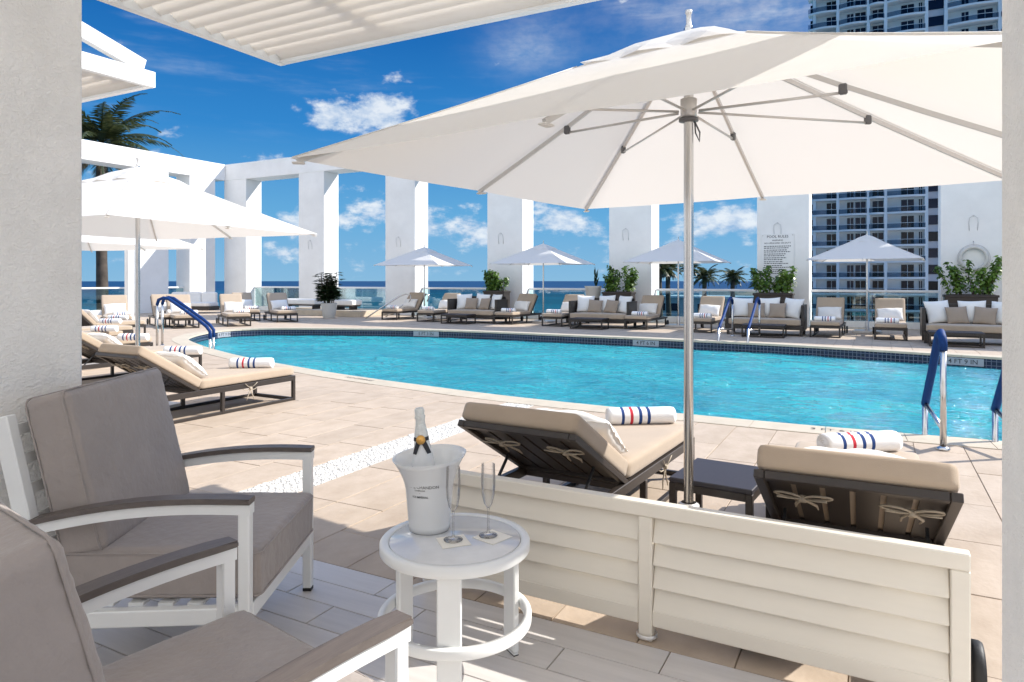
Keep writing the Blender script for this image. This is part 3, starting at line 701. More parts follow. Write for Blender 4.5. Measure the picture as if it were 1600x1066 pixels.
for f_ in range(NF):
    zz = f_*fl+.05
    for bi, (u0, u1, ws) in enumerate(bays):
        xa, xb = tx(u0), tx(u1)
        key = ('s', bi)
        if key not in wm:
            bb = B()
            if bi == 0: xs0 = xa-1.2
            else: xs0 = xa
            pts = []; nseg = 8
            for k in range(nseg+1):
                t = k/nseg; pts.append((xs0+(xb-xs0)*t, -.75-.55*math.sin(t*math.pi)))
            pts += [(xb, 1.0), (xs0, 1.0)]
            bb.prism(pts, -.20, .14); wm[key] = bb.mesh('balcony_slab', M['tower_wall'])
            bb = B()
            for k in range(nseg):
                p, q = pts[k], pts[k+1]
                bb.bar((p[0], p[1]+.06, 1.05), (q[0], q[1]+.06, 1.05), .06, .06)
            wm[('r', bi)] = bb.mesh('rail', M['white_metal'])
            bb = B()
            for k in range(nseg):
                p, q = pts[k], pts[k+1]; bb.bar((p[0], p[1]+.06, .56), (q[0], q[1]+.06, .56), .02, .86)
            wm[('g', bi)] = bb.mesh('glass_rail', M['tower_pane'])
        s_ = link('balcony_slab', wm[key], tw, (0, 0, zz)); 
        link('rail', wm[('r', bi)], s_); link('glass_rail', wm[('g', bi)], s_)
        for wi, (a, c) in enumerate(ws):
            kk = ('w', bi, wi)
            if kk not in wm:
                bb = B(); bb.box(((tx(a)+tx(c))/2, .98, 1.30), (tx(c)-tx(a), .12, 2.25)); wm[kk] = bb.mesh('window', M['dark_glass'])
                bb = B(); bb.box(((tx(a)+tx(c))/2, .90, 1.30), (.08, .06, 2.25)); bb.box((tx(a), .90, 1.30), (.08, .06, 2.25)); bb.box((tx(c), .90, 1.30), (.08, .06, 2.25)); wm[kk+(1,)] = bb.mesh('mullion', M['white_metal'])
            wo = link('window', wm[kk], tw, (0, 0, zz)); link('mullion', wm[kk+(1,)], wo)
    for a, c in ((1449.5, 1476), (1265, 1271.5)):
        kk = ('b', a)
        if kk not in wm:
            bb = B(); bb.box(((tx(a)+tx(c))/2, .55 if a > 1300 else 1.0, 1.5), (tx(c)-tx(a)-.2, .12, 1.7)); wm[kk] = bb.mesh('window', M['dark_glass'])
        link('window', wm[kk], tw, (0, 0, zz))
# low far buildings near the beach
for i, (cx, cy, sx_, sy_, hh, lab) in enumerate([(44, 150, 22, 12, 7.5, 'low pale beach building seen through the glass left of the palms'), (68, 190, 26, 14, 8.2, 'long low white building seen through the glass under the palms'), (92, 180, 20, 14, 9, 'low white block seen through the glass near the tower')]):
    x, y = W(cx, cy); t = thing('beach_building', lab, 'building', (x, y, -10), R(20*i-8))
    bb = B(); bb.box((0, 0, hh/2), (sx_, sy_, hh)); part('wall', bb, 'far_wall', t)
    bb = B(); bb.box((0, 0, hh+.2), (sx_+.8, sy_+.8, .4)); part('roof', bb, 'white_metal', t)
    bb = B(); bb.box((0, 0, 1.5), (1.6, .2, 1.6)); me = bb.mesh('window', M['dark_glass'])
    for fl_ in range(2):
        for k in range(int(sx_/3)): link('window', me, t, (-sx_/2+1.8+k*3, -sy_/2-.02, .4+fl_*3.6))

# ================================================================== VEGETATION
def frond(b, base, az, up, L_, leaflets=26, droop=1.2, w_=.05, ll=.5, n=10, wind=0):
    pts = []; p = Vector(base); ang = up; d = Vector((math.cos(az), math.sin(az), 0))
    for i in range(n+1):
        pts.append(p.copy()); ang -= droop/n*(.5+i/n)
        p = p + (d*math.cos(ang)+Vector((0, 0, math.sin(ang))))*L_/n + Vector((wind*i/n*.03*L_, 0, 0))
    b.tube(pts, [.03*(1-.85*i/n) for i in range(n+1)], 4)
    side = d.cross(Vector((0, 0, 1)))
    for k in range(leaflets):
        t = .12+.88*k/leaflets; i = min(n-1, int(t*n)); q = pts[i].lerp(pts[i+1], t*n-i); tan = (pts[i+1]-pts[i]).normalized()
        for s in (-1, 1):
            l = ll*(math.sin(min(1, t*1.15+.12)*math.pi)**.6*.85+.15)*random.uniform(.85, 1.1)
            dr = (tan*.75+side*s*.8+Vector((0, 0, -.25-.3*random.random()))).normalized()
            e = q+dr*l; m_ = q+dr*l*.5+Vector((0, 0, .02)); wv_ = tan*w_*.5
            b.bm.faces.new([b.bm.verts.new(c) for c in (q-wv_, m_-wv_*1.2, e, m_+wv_*1.2, q+wv_)])
def palm(name, label, x, y, zb, zc, L_, nf, group, leafs=22, tr=.16, w_=.05, ll=.55, dry=5, wind=0, seed=1):
    random.seed(seed); t = thing(name, label, 'palm tree', (x, y, zb), 0, group)
    bb = B(); H = zc-zb; bb.tube([(.15*math.sin(i*.5)*i/12, 0, H*i/12) for i in range(13)], [tr*(1.25-.35*i/12)+(.02 if i % 2 else 0) for i in range(13)], 10); part('trunk', bb, 'far_bark', t)
    bb = B(); bb.recalc = False; c = (.15*math.sin(6), 0, H)
    for k in range(nf):
        a = k*2.399+random.uniform(-.2, .2); upa = R(75)-R(85)*(k/nf); frond(bb, c, a, upa, L_*random.uniform(.85, 1.1), leafs, 1.5, w_, ll, wind=wind)
    part('crown', bb, 'palm_leaf', t)
    if dry:
        bb = B(); bb.recalc = False
        for k in range(dry): frond(bb, c, k*2.4, R(-25), L_*.75, leafs//2, 1.0, w_, ll*.8)
        part('dry_fronds', bb, 'dry_leaf', t)
    return t
def atD(u, D): return W((u-800)/F*D, D)
x, y = atD(160, 37); palm('palm_tree', 'large dark palm tree standing behind the left white beam', x, y, -10, 1.35+212*37/F, 4.1, 30, None, 52, .27, .07, .85, 11, 1.0, seed=5)
for k, (u, v, L_, lab, nf, dry) in enumerate([(1032, 418, 3.1, 'leftmost beach palm, half hidden by the white pillar', 20, 8), (1045, 421, 2.9, 'browned beach palm second from the pillar', 20, 12), (1079, 420, 2.2, 'small slender beach palm right beside the steel pole', 16, 5), (1102, 433, 3.1, 'full round beach palm between the two smaller ones', 24, 2), (1146, 434, 2.8, 'open crowned beach palm standing apart to the right', 20, 2), (1188, 444, 2.2, 'low beach palm half behind the pool rules pillar', 16, 0)]):
    x, y = atD(u, 92+k*2); palm('palm_tree', lab, x, y, -10, CZ+(438-v)*(92+k*2)/F, L_, nf, 'palms on the beach', 20, .32, .13, .8, dry, seed=20+k)
def shrub(label, x, y, w_, h_, zt, seed, leafn=900):
    random.seed(seed); t = thing('planted_shrub', label, 'planter', (x, y, 0), 0, 'shrub planters behind the sofas')
    bb = B(); bb.box((0, 0, zt/2), (w_*.86, .45, zt), bev=.01); bb.box((0, 0, zt-.03), (w_*.9, .5, .06), bev=.008); part('planter', bb, 'brown_metal', t)
    bb = B(); bb.box((0, 0, zt+.003), (w_*.78, .38, .02)); part('soil', bb, 'soil', t)
    st_ = B(); lf = B(); lf.recalc = False
    for s in range(13):
        bx = random.uniform(-.33, .33)*w_; hh = h_*random.uniform(.5, 1.0)*(1-.35*abs(bx/w_)*0); dx = random.uniform(-.16, .16)*w_*1.3+bx*.42; dy = random.uniform(-.16, .16)
        pts = [Vector((bx+dx*i/6+.02*math.sin(i+s), dy*i/6, zt+hh*i/6)) for i in range(7)]; st_.tube(pts, [.014*(1-i/9) for i in range(7)], 5)
        for k in range(leafn//10):
            tt = random.uniform(.0, 1.03)**.85; i = min(5, int(tt*6)); q = pts[i].lerp(pts[i+1], min(1, tt*6-i))
            a = random.uniform(0, 6.28); out = random.uniform(.02, .17)*(1.1-.4*tt); d = Vector((math.cos(a), math.sin(a), random.uniform(-.1, .9))).normalized()
            c = q+d*out; sz = random.uniform(.034, .058); nrm = (d+Vector((0, 0, .5))+Vector((random.uniform(-.5, .5), random.uniform(-.5, .5), 0))).normalized()
            u_ = (d-nrm*d.dot(nrm)).normalized(); v_ = nrm.cross(u_)
            pp = [c-u_*sz*.9, c-u_*sz*.2+v_*sz*.62, c+u_*sz*.7+v_*sz*.5, c+u_*sz, c+u_*sz*.7-v_*sz*.5, c-u_*sz*.2-v_*sz*.62]
            lf.bm.faces.new([lf.bm.verts.new(p) for p in pp])
    part('stem', st_, 'bark', t); part('foliage', lf, 'leaf', t)
SY = 20.75
for (u, w_, h_, zt, lab, sd) in [(776, .95, .72, .98, 'dark planter with a green shrub behind the leftmost sofa', 1), (967, 1.10, .80, .98, 'dark planter with a green shrub behind the second sofa from the left', 2), (1209, 1.20, .78, .98, 'dark planter with a green shrub under the pool rules sign', 3), (1516, 1.30, .98, .98, 'dark planter with a tall green shrub under the life ring', 4)]:
    shrub(lab, XatY(u, SY), SY, w_, h_, zt, sd, 1100)
# potted lady palm
px_, py_ = G(514, 497); random.seed(11); t = thing('potted_palm', 'bushy dark lady palm in a tall tapered white pot', 'potted plant', (px_, py_, 0))
b = B(); b.lathe([(.20, 0), (.21, .01), (.285, .50), (.29, .54), (.265, .54), (.26, .48), (.01, .48)], 28); part('pot', b, 'pot', t)
b = B(); b.lathe([(.01, .49), (.255, .485)], 20); part('soil', b, 'soil', t)
b = B(); lf = B(); lf.recalc = False
for s in range(34):
    a = random.uniform(0, 6.28); r0 = random.uniform(0, .15); hh = random.uniform(.45, 1.12); top = Vector((math.cos(a)*(r0+.15), math.sin(a)*(r0+.15), .5+hh)); bs = Vector((math.cos(a)*r0, math.sin(a)*r0, .48))
    b.tube([bs, bs.lerp(top, .5), top], .011, 5)
    for k in range(10):
        q = bs.lerp(top, .22+.78*k/9); a2 = random.uniform(0, 6.28); d = Vector((math.cos(a2), math.sin(a2), .35)).normalized(); hub = q+d*random.uniform(.05, .22)*(1.15-.6*k/9)
        for j in range(9):
            a3 = (j-4)*.33; side = d.cross(Vector((0, 0, 1))).normalized(); dr = (d*math.cos(a3)+side*math.sin(a3)+Vector((0, 0, -.25))).normalized(); l = random.uniform(.16, .27); ww = dr.cross(Vector((0, 0, 1))).normalized()*.028
            lf.bm.faces.new([lf.bm.verts.new(c) for c in (hub, hub+dr*l*.4+ww, hub+dr*l+Vector((0, 0, -.03)), hub+dr*l*.4-ww)])
part('stem', b, 'bark', t); part('foliage', lf, 'dark_leaf', t)
# slim pale planter between pillars
x, y = XatY(932, 21.2), 20.9; t = thing('potted_plant', 'pale tapered planter with a thin upright plant by the second sofa', 'potted plant', (x, y, 0))
b = B(); b.lathe([(.16, 0), (.26, 1.1), (.29, 1.16), (.27, 1.16), (.25, 1.1), (.01, 1.08)], 24); part('pot', b, 'pot', t)
lf = B(); lf.recalc = False; random.seed(4)
for k in range(26):
    a = random.uniform(0, 6.28); d = Vector((math.cos(a)*.3+.15, math.sin(a)*.3, 1)).normalized(); s = Vector((.08, 0, 1.08+random.uniform(0, .45))); l = random.uniform(.15, .35); ww = d.cross(Vector((math.sin(a), -math.cos(a), .2))).normalized()*.03
    lf.bm.faces.new([lf.bm.verts.new(c) for c in (s, s+d*l*.5+ww, s+d*l, s+d*l*.5-ww)])
part('foliage', lf, 'dark_leaf', t)

# ================================================================== FURNITURE
def make_umbrella(label, S=2.54, zh=1.868, zp=2.53, group='square white umbrellas', detail=10):
    t = thing('umbrella', label, 'umbrella', (0, 0, 0), 0, group); h = S/2
    b = B(); b.box((0, 0, .03), (.62, .62, .06), bev=.01); b.lathe([(.05, .06), (.05, .30), (.035, .31)], 16); part('base', b, 'dull_metal', t)
    b = B(); b.lathe([(.0225, .05), (.0225, zp+.0)], 16); part('pole', b, 'chrome', t)
    def surf(s, tt):
        m_ = max(abs(s), abs(tt)); a = min(abs(s), abs(tt)); q = a/m_ if m_ > 1e-6 else 0
        sag = -.006*math.sin(math.pi*q)*m_*S/2.6
        z = zh+(zp-zh)*(1-m_)**1.0 - .012*math.sin(math.pi*m_) + sag
        k = 1-.005*math.sin(math.pi*q)*m_
        return Vector((s*h*k, tt*h*k, z))
    b = B(); b.recalc = False
    for side in range(4):
        rows = []
        for i in range(detail+1):
            m_ = .06+(1-.06)*i/detail; row_ = []
            for j in range(2*detail+1):
                q = -1+j/detail; s, tt = m_, m_*q
                for _ in range(side): s, tt = -tt, s
                row_.append(b.bm.verts.new(surf(s, tt)))
            rows.append(row_)
        for i in range(detail):
            for j in range(2*detail):
                f = b.bm.faces.new((rows[i][j], rows[i+1][j], rows[i+1][j+1], rows[i][j+1])); f.smooth = True
    bmesh.ops.remove_doubles(b.bm, verts=b.bm.verts, dist=.0005)
    cn = part('canopy', b, 'canvas', t)
    b = B(); b.recalc = False                                  # raised vent cap
    vs_ = [b.bm.verts.new((x*.38*S/2.6, y*.38*S/2.6, surf(.295, .295*(x != 0 and y != 0)).z+.008)) for x, y in ((-1, -1), (0, -1.0), (1, -1), (1, 0), (1, 1), (0, 1), (-1, 1), (-1, 0))]
    tp = b.bm.verts.new((0, 0, zp-.005))
    for k in range(8): f = b.bm.faces.new((vs_[k], vs_[(k+1) % 8], tp))
    bmesh.ops.subdivide_edges(b.bm, edges=b.bm.edges[:], cuts=3, use_grid_fill=True)
    for v in b.bm.verts:
        r_ = max(abs(v.co.x), abs(v.co.y))/(.38*S/2.6); v.co.z += .012*math.sin(v.co.x*22+v.co.y*9)*r_ + .012*math.sin(r_*math.pi)
    part('vent', b, 'canvas', cn)
    b = B(); b.lathe([(.017, zp-.03), (.017, zp+.01), (.012, zp+.02), (.012, zp+.065), (.016, zp+.07), (.016, zp+.085), (.001, zp+.09)], 14); part('finial', b, 'dull_metal', t)
    for s, tt in ((1, 1), (-1, 1), (-1, -1), (1, -1)):
        b = B(); b.tube([surf(s*q, tt*q)+Vector((0, 0, .001)) for q in (.3, .45, .6, .75, .9, .995)], .0035, 5); part('seam', b, 'canvas', cn)
    b = B(); b.lathe([(.024, zh+.24), (.037, zh+.245), (.038, zh+.33), (.024, zh+.335)], 16); hub = part('hub', b, 'dull_metal', t)
    b = B(); b.lathe([(.024, zh+.222), (.045, zh+.226), (.045, zh+.24), (.024, zh+.241)], 16)
    b.tube([(.03, 0, zh+.22), (.05, .01, zh+.17), (.045, .02, zh+.13), (.03, .01, zh+.17), (.03, .0, zh+.22)], .004, 5); part('collar', b, 'joint', hub)
    for k in range(8):
        s, tt = [(1, 0), (1, 1), (0, 1), (-1, 1), (-1, 0), (-1, -1), (0, -1), (1, -1)][k]
        pts = [surf(s*q, tt*q)+Vector((0, 0, -.022)) for q in (.05, .25, .5, .75, .985)]
        b = B()
        for a, c in zip(pts, pts[1:]): b.bar(a, c, .013, .020)
        rib = part('rib', b, 'dull_metal', t)
        mid = surf(s*.52, tt*.52)+Vector((0, 0, -.05)); dr = Vector((s, tt, 0)).normalized()
        b = B(); b.tube([dr*.05+Vector((0, 0, zh+.27)), mid], .0062, 6); part('strut', b, 'dull_metal', rib)
        b = B(); b.box(mid+Vector((0, 0, .015)), (.034, .024, .045), Matrix.Rotation(math.atan2(tt, s), 3, 'Z'), bev=.006); part('bracket', b, 'joint', rib)
        b = B(); e = surf(s, tt); b.box(e+Vector((-dr.x*.04, -dr.y*.03, -.020)), (.055, .035, .008), Matrix.Rotation(math.atan2(tt, s), 3, 'Z'), bev=.004); part('end_pocket', b, 'canvas', rib)
    return t
um = make_umbrella('large open white square umbrella on a steel pole in the foreground')
ux, uy = W(.828, 3.2); um.location = (ux, uy, 0); um.rotation_euler.z = R(28.1-35.4)
UL = [(atD(215, 7.04), 5, 'bright white umbrella beside the left loungers, its tip pointing right'), ((atD(118, 10.4)), 8, 'second white umbrella at the far left, behind the brighter one'),
      ((XatY(663, 19.9), 19.9), 3, 'grey shaded umbrella leftmost of the four by the sea railing'), ((XatY(849, 19.8), 19.8), -2, 'umbrella second from left by the sea railing, between two lounger pairs'),
      ((XatY(1060, 19.8), 19.8), 0, 'umbrella by the sea railing right behind the near steel pole'), ((XatY(1355, 19.8), 19.8), -4, 'rightmost far umbrella, in front of the apartment tower')]
for (p, rz, lab) in UL: dup(um, (p[0], p[1], 0), R(rz), lab)

def bow(b, c, s=1.0, seed=0):
    c = Vector(c); rr = random.Random(seed)
    for sg in (-1, 1):
        tl = rr.uniform(.1, .6)
        L_ = [c] + [c+Vector((sg*(.052-.050*math.cos(q)), -.012*math.sin(q/2), .026*math.sin(q)*1.1+.018*math.sin(q/2)*tl))*s for q in [k*math.pi/5 for k in range(1, 10)]] + [c]
        b.tube(L_, .0048*s, 5)
        b.tube([c, c+Vector((sg*.014, -.006, -.05))*s, c+Vector((sg*(.03+rr.uniform(-.02, .02)), -.004, -.10))*s, c+Vector((sg*(.03+rr.uniform(-.02, .03)), 0, -.14))*s], [.005*s, .006*s, .006*s, .003*s], 5)
        b.tube([c, c+Vector((sg*.05, .01, .03))*s, c+Vector((sg*.085, .016, .06))*s], .0035*s, 5)
    b.tube([c+Vector((0, -.012, 0)), c+Vector((0, .012, 0))], .014*s, 8)
LW, LH, LL = .66, 1.22, .74            # width, hinge distance from foot, back length
def make_lounger(label, back, near, group):
    t = thing('sun_lounger', label, 'sun lounger', (0, 0, 0), 0, group); hw = LW/2; tw_ = .036; rz = .25
    bv = .003 if near else 0
    b = B()
    for s in (-1, 1): b.box((s*(hw-tw_/2), .98, rz), (tw_, 1.96, .055), bev=bv)
    b.box((0, tw_/2, rz), (LW-2*tw_-.002, tw_, .055), bev=bv); b.box((0, 1.96-tw_/2, rz), (LW-2*tw_-.002, tw_, .055), bev=bv); b.box((0, LH, rz-.002), (LW-2*tw_-.002, .03, .04), bev=bv)
    part('frame', b, 'brown_metal', t)
    lg = B(); lg.box((0, 0, .111), (tw_, tw_, .222), bev=bv); lm = lg.mesh('leg', M['brown_metal'])
    for s in (-1, 1):
        for y_ in (tw_/2, .95, 1.80): link('leg', lm, t, (s*(hw-tw_/2), y_, 0))
    b = B()
    for s in (-1, 1): b.box((s*(hw-tw_/2), .88, .016), (tw_-.004, 1.76, .03), bev=bv)
    b.box((0, tw_/2, .016), (LW-2*tw_, tw_-.004, .03), bev=bv); part('floor_rail', b, 'brown_metal', t)
    sl2 = B(); sl2.box((0, 0, 0), (.082, LH-.06, .012)); sm = sl2.mesh('slat', M['brown_metal'])
    for k in range(6): link('slat', sm, t, (-.25+k*.1, LH/2, rz+.02))
    b = cushion(LW-.02, LH-.01, .10, .028, .004, 10); part('seat_cushion', b, 'tan', t, loc=(0, LH/2, rz+.079))
    bf = link('back_frame', None, t, (0, LH, rz+.015), (back, 0, 0))
    # back frame is a real part: rails
    b = B()
    for s in (-1, 1): b.box((s*(hw-tw_/2-.004), LL/2, 0), (tw_, LL, .032), bev=bv)
    b.box((0, LL-tw_/2, 0), (LW-2*tw_-.01, tw_, .032), bev=bv); b.box((0, tw_/2, 0), (LW-2*tw_-.01, tw_, .032), bev=bv)
    bf.data = None; bpy.data.objects.remove(bf); bf = part('back_frame', b, 'brown_metal', t, loc=(0, LH, rz+.02), rot=(back, 0, 0))
    sl2 = B(); sl2.box((0, 0, 0), (.080, LL-.075, .010)); sm = sl2.mesh('slat', M['brown_metal'])
    for k in range(6): link('slat', sm, bf, (-.25+k*.1, LL/2, .009))
    b = cushion(LW-.02, LL, .10, .028, .004, 10); link('back_cushion', b.mesh('back_cushion', M['tan']), t, Vector((0, LH, rz+.02))+Matrix.Rotation(back, 3, 'X') @ Vector((0, LL/2+.012, .068)), (back, 0, 0))
    for s in (-1, 1):
        b = B(); tp = Vector((0, LH, rz+.02))+Matrix.Rotation(back, 3, 'X') @ Vector((0, LL*.42, -.016)); b.bar((s*(hw-.08), tp.y, tp.z), (s*(hw-.08), tp.y+.02+.15, rz-.0), .012, .012); part('prop', b, 'rubber', t)
        b = B(); b.lathe([(.001, -.02), (.055, -.02), (.085, -.018), (.09, -.008), (.09, .008), (.085, .018), (.055, .02), (.001, .02)], 24)
        part('wheel', b, 'rubber', t, loc=(s*(hw+.03), 1.86, .09), rot=(0, R(90), 0))
    if near:
        for k, x_ in enumerate((-.19, .17)):
            b = B(); bow(b, (0, 0, 0), 1.0, k); 
            link('tie', b.mesh('tie', M['tie']), bf, (x_, LL*.72, -.022), (R(-90), 0, 0))
        b = B(); bow(b, (0, 0, 0), .9, 5); link('tie', b.mesh('tie', M['tie']), t, (-(hw+.0), .62, rz-.03), (0, 0, R(90)))
        b = B(); bow(b, (0, 0, 0), .9, 6); link('tie', b.mesh('tie', M['tie']), t, ((hw+.0), .62, rz-.03), (0, 0, R(90)))
    return t
pil = pillow(.54, .34, .20, 18, 2, .05, .010).mesh('pillow', M['white_cloth'])
def towel_mesh(seed):
    b = B(); b.recalc = True; nA, nL = 40, 22; R0 = .061; rings = []
    def rad_(x, a): return R0*(1+.04*noise.noise(Vector((x*7+seed*3, math.cos(a)*1.2, math.sin(a)*1.2)))+.012*noise.noise(Vector((x*26, a*2, seed)))) - (.006 if abs(a-1.9) < .09 else 0)
    for j in range(nL+1):
        x = (-.5+j/nL)*.46; k = 1-.10*(abs(j/nL*2-1))**14; row_ = []
        for i in range(nA):
            a = 2*math.pi*i/nA; r_ = rad_(x, a)*k; z = r_*math.sin(a)*.95; row_.append(b.bm.verts.new((x, r_*math.cos(a)*1.06, max(z, -.052))))
        rings.append(row_)
    for j in range(nL):
        for i in range(nA): f = b.bm.faces.new((rings[j][i], rings[j][(i+1) % nA], rings[j+1][(i+1) % nA], rings[j+1][i])); f.smooth = True
    for end, base_ in ((-1, rings[0]), (1, rings[-1])):
        prev = base_; nr = 12
        for q in range(1, nr):
            fr = 1-q/nr; row_ = []
            for i in range(nA):
                a = 2*math.pi*i/nA; v0 = base_[i].co; ph = fr*4.2*2*math.pi-a*end
                row_.append(b.bm.verts.new((end*(.23+.006*math.cos(ph)-.004), v0.y*fr, v0.z*fr)))
            for i in range(nA): f = b.bm.faces.new((prev[i], prev[(i+1) % nA], row_[(i+1) % nA], row_[i])); f.smooth = True
            prev = row_
        b.bm.faces.new(prev)
    return b.mesh('towel', M['towel'])
TM = [towel_mesh(1), towel_mesh(2), towel_mesh(3)]
protos = {}
def put_lounger(kind, back, pos, rz, where, towel=None, tw_loc=None, pillow_=True, origin='foot', gp='tan cushioned sun loungers'):
    key = (kind, back); lab = 'tan cushioned lounger ' + where
    if key not in protos: protos[key] = make_lounger(lab, R(back), kind == 'near', gp); o = protos[key]
    else: o = dup(protos[key], label=lab)
    o.location = (pos[0], pos[1], 0); o.rotation_euler = (0, 0, rz)
    mt = Matrix.Translation((pos[0], pos[1], 0)) @ Matrix.Rotation(rz, 4, 'Z')
    if pillow_:
        bk = R(back); up_ = .13; off = .085
        pm_ = mt @ Matrix.Translation((random.uniform(-.03, .03), LH+.0+math.cos(bk)*up_-math.sin(bk)*off-.06, .385+math.sin(bk)*up_+math.cos(bk)*off*.8)) @ Matrix.Rotation(bk+R(6), 4, 'X') @ Matrix.Rotation(R(random.uniform(-4, 4)), 4, 'Z')
        p = link('pillow', pil, None); p.matrix_world = pm_; p.location = pm_.translation; p.rotation_euler = pm_.to_euler(); tag(p, 'white pillow on the lounger ' + where, 'pillow', 'white lumbar pillows on loungers')
    if tw_loc is not None:
        tx_, ty_, ta = tw_loc
        to = link('towel', TM[random.randrange(3)], None, (tx_, ty_, .434), (0, 0, ta)); tag(to, 'striped towel roll on the lounger ' + where, 'towel', 'rolled striped pool towels')
    elif towel is not None:
        p = mt @ Vector((towel[0], towel[1], .434)); to = link('towel', TM[random.randrange(3)], None, p, (0, 0, rz+R(towel[2]) + (0 if abs(rz) < 2 else math.pi))); tag(to, 'striped towel roll on the lounger ' + where, 'towel', 'rolled striped pool towels')
    return o
def foot_right_to_centre(fr, rz, side=-1):
    # fr = world position of the foot corner at local x = side*LW/2
    v = Matrix.Rotation(rz, 3, 'Z') @ Vector((side*LW/2, 0, 0)); return (fr[0]-v.x, fr[1]-v.y)
random.seed(12)
rzN = R(118.1-31+90); 
cN1 = foot_right_to_centre(W(1.25, 4.67), rzN); T1 = W(.87, 4.62)
put_lounger('near', 30, cN1, rzN, 'right of the champagne bucket, behind the louvred screen', tw_loc=(T1[0], T1[1], R(28.1+6)))
rz2 = R(118.1-27+90); hr = Vector(W(1.485, 2.24)); dirf = Matrix.Rotation(rz2, 3, 'Z') @ Vector((0, -1, 0)); c2 = foot_right_to_centre((hr.x+dirf.x*1.84, hr.y+dirf.y*1.84), rz2); T2 = W(1.965, 3.86)
put_lounger('near', 30, c2, rz2, 'at the lower right beside the stucco pier', tw_loc=(T2[0], T2[1], R(28.1+10)))
left = [((-2.44, 7.70), 29, (-2.88, 7.55), 'nearest on the left, behind the first armchair'), (( -4.57, 10.07), 29, (-4.29, 8.9), 'just before the blue handrail'),
        ((-6.2, 11.8), 29, (-6.1, 11.0), 'crossed by the left umbrella pole'), ((-7.5, 13.2), 29, (-7.7, 12.9), 'fourth on the left, tight against the wall')]
for (fr, ang, tp, lab) in left:
    rz = R(118.1-ang+90); T_ = W(*tp); put_lounger('near', 32, foot_right_to_centre(W(*fr), rz), rz, lab, tw_loc=(T_[0], T_[1], R(28.1+4)))
for (fr, ang, tp, lab) in [((-8.15, 14.7), 29, (-9.0, 15.3), 'fifth on the left, pillow beside the pier'), ((-8.9, 16.6), 29, (-9.75, 16.9), 'sixth on the left, in front of the white post')]:
    rz = R(118.1-ang+90); T_ = W(*tp); put_lounger('far', 45, foot_right_to_centre(W(*fr), rz), rz, lab, tw_loc=(T_[0], T_[1], R(28.1)))
# loungers on the far left side, facing the pool
for (p, rzd, lab) in [(W(-10.6, 18.4), 62, 'at the far left, upright beside the pier'), (W(-9.7, 19.6), 66, 'behind the blue handrail, nearer the left post'), (W(-9.1, 19.1), 62, 'behind the handrail, before the side pillar'),
                      (W(-7.95, 19.9), 59, 'right of the blue handrail with a puffy pillow'), (W(-8.6, 22.4), 59, 'set back behind the one right of the handrail'), (W(-7.2, 21.9), 59, 'last of the left group, nearest the potted palm')]:
    put_lounger('far', 52, p, R(rzd), lab, towel=(.12, .42, 8))
FY = 18.15
for (u, y_, lab) in [(608, 18.5, 'at the left end of the far row'), (664, 18.15, 'second in the far row, left of the leftmost sofa'), (786, 18.25, 'directly right of the leftmost sofa'), (862, 18.1, 'left of the second sofa, under the second umbrella'),
                     (993, 18.05, 'directly right of the second sofa'), (1092, 17.75, 'just right of the steel pole, by the far ladder'), (1289, 17.6, 'left of the rightmost far umbrella pole'), (1392, 17.5, 'right of the rightmost far umbrella pole')]:
    o = put_lounger('far', 50, (XatY(u, y_), y_), R(random.uniform(-3, 3)), lab, towel=(random.uniform(-.10, .08), .22, 180+random.uniform(-8, 8)))

# ---- dark side table between the near loungers, coffee tables
def side_table(label, w_, d_, h_, group=None):
    t = thing('side_table', label, 'table', (0, 0, 0), 0, group)
    b = B(); b.box((0, 0, h_-.0125), (w_, d_, .025), bev=.004); part('table_top', b, 'table_top', t)
    b = B(); 
    for s in (-1, 1): b.box((s*(w_/2-.017), 0, h_-.045), (.03, d_-.07, .038)); b.box((0, s*(d_/2-.017), h_-.045), (w_-.07, .03, .038))
    part('apron', b, 'brown_metal', t)
    lg = B(); lg.box((0, 0, (h_-.026)/2), (.034, .034, h_-.026), bev=.003); lm = lg.mesh('leg', M['brown_metal'])
    for sx_ in (-1, 1):
        for sy_ in (-1, 1): link('leg', lm, t, (sx_*(w_/2-.017), sy_*(d_/2-.017), 0))
    b = B()
    for s in (-1, 1): b.box((s*(w_/2-.017), 0, .016), (.028, d_-.07, .028)); b.box((0, s*(d_/2-.017), .016), (w_-.07, .028, .028))
    part('floor_rail', b, 'brown_metal', t); return t
st0 = side_table('low dark brown side table between the two near loungers', .42, .46, .33); x, y = W(1.115, 3.62); st0.location = (x, y, 0); st0.rotation_euler.z = R(28.1-33)
CT = side_table('low dark coffee table before the leftmost sofa', .95, .55, .30, 'low coffee tables before the sofas'); CT.location = (XatY(716, 17.95), 17.95, 0)
for u, y_, lab in ((921, 17.75, 'low dark coffee table before the second sofa'), (1194, 17.2, 'low dark coffee table before the sofa behind the far ladder'), (1493, 16.6, 'low dark coffee table before the rightmost sofa')): dup(CT, (XatY(u, y_), y_, 0), 0, lab)
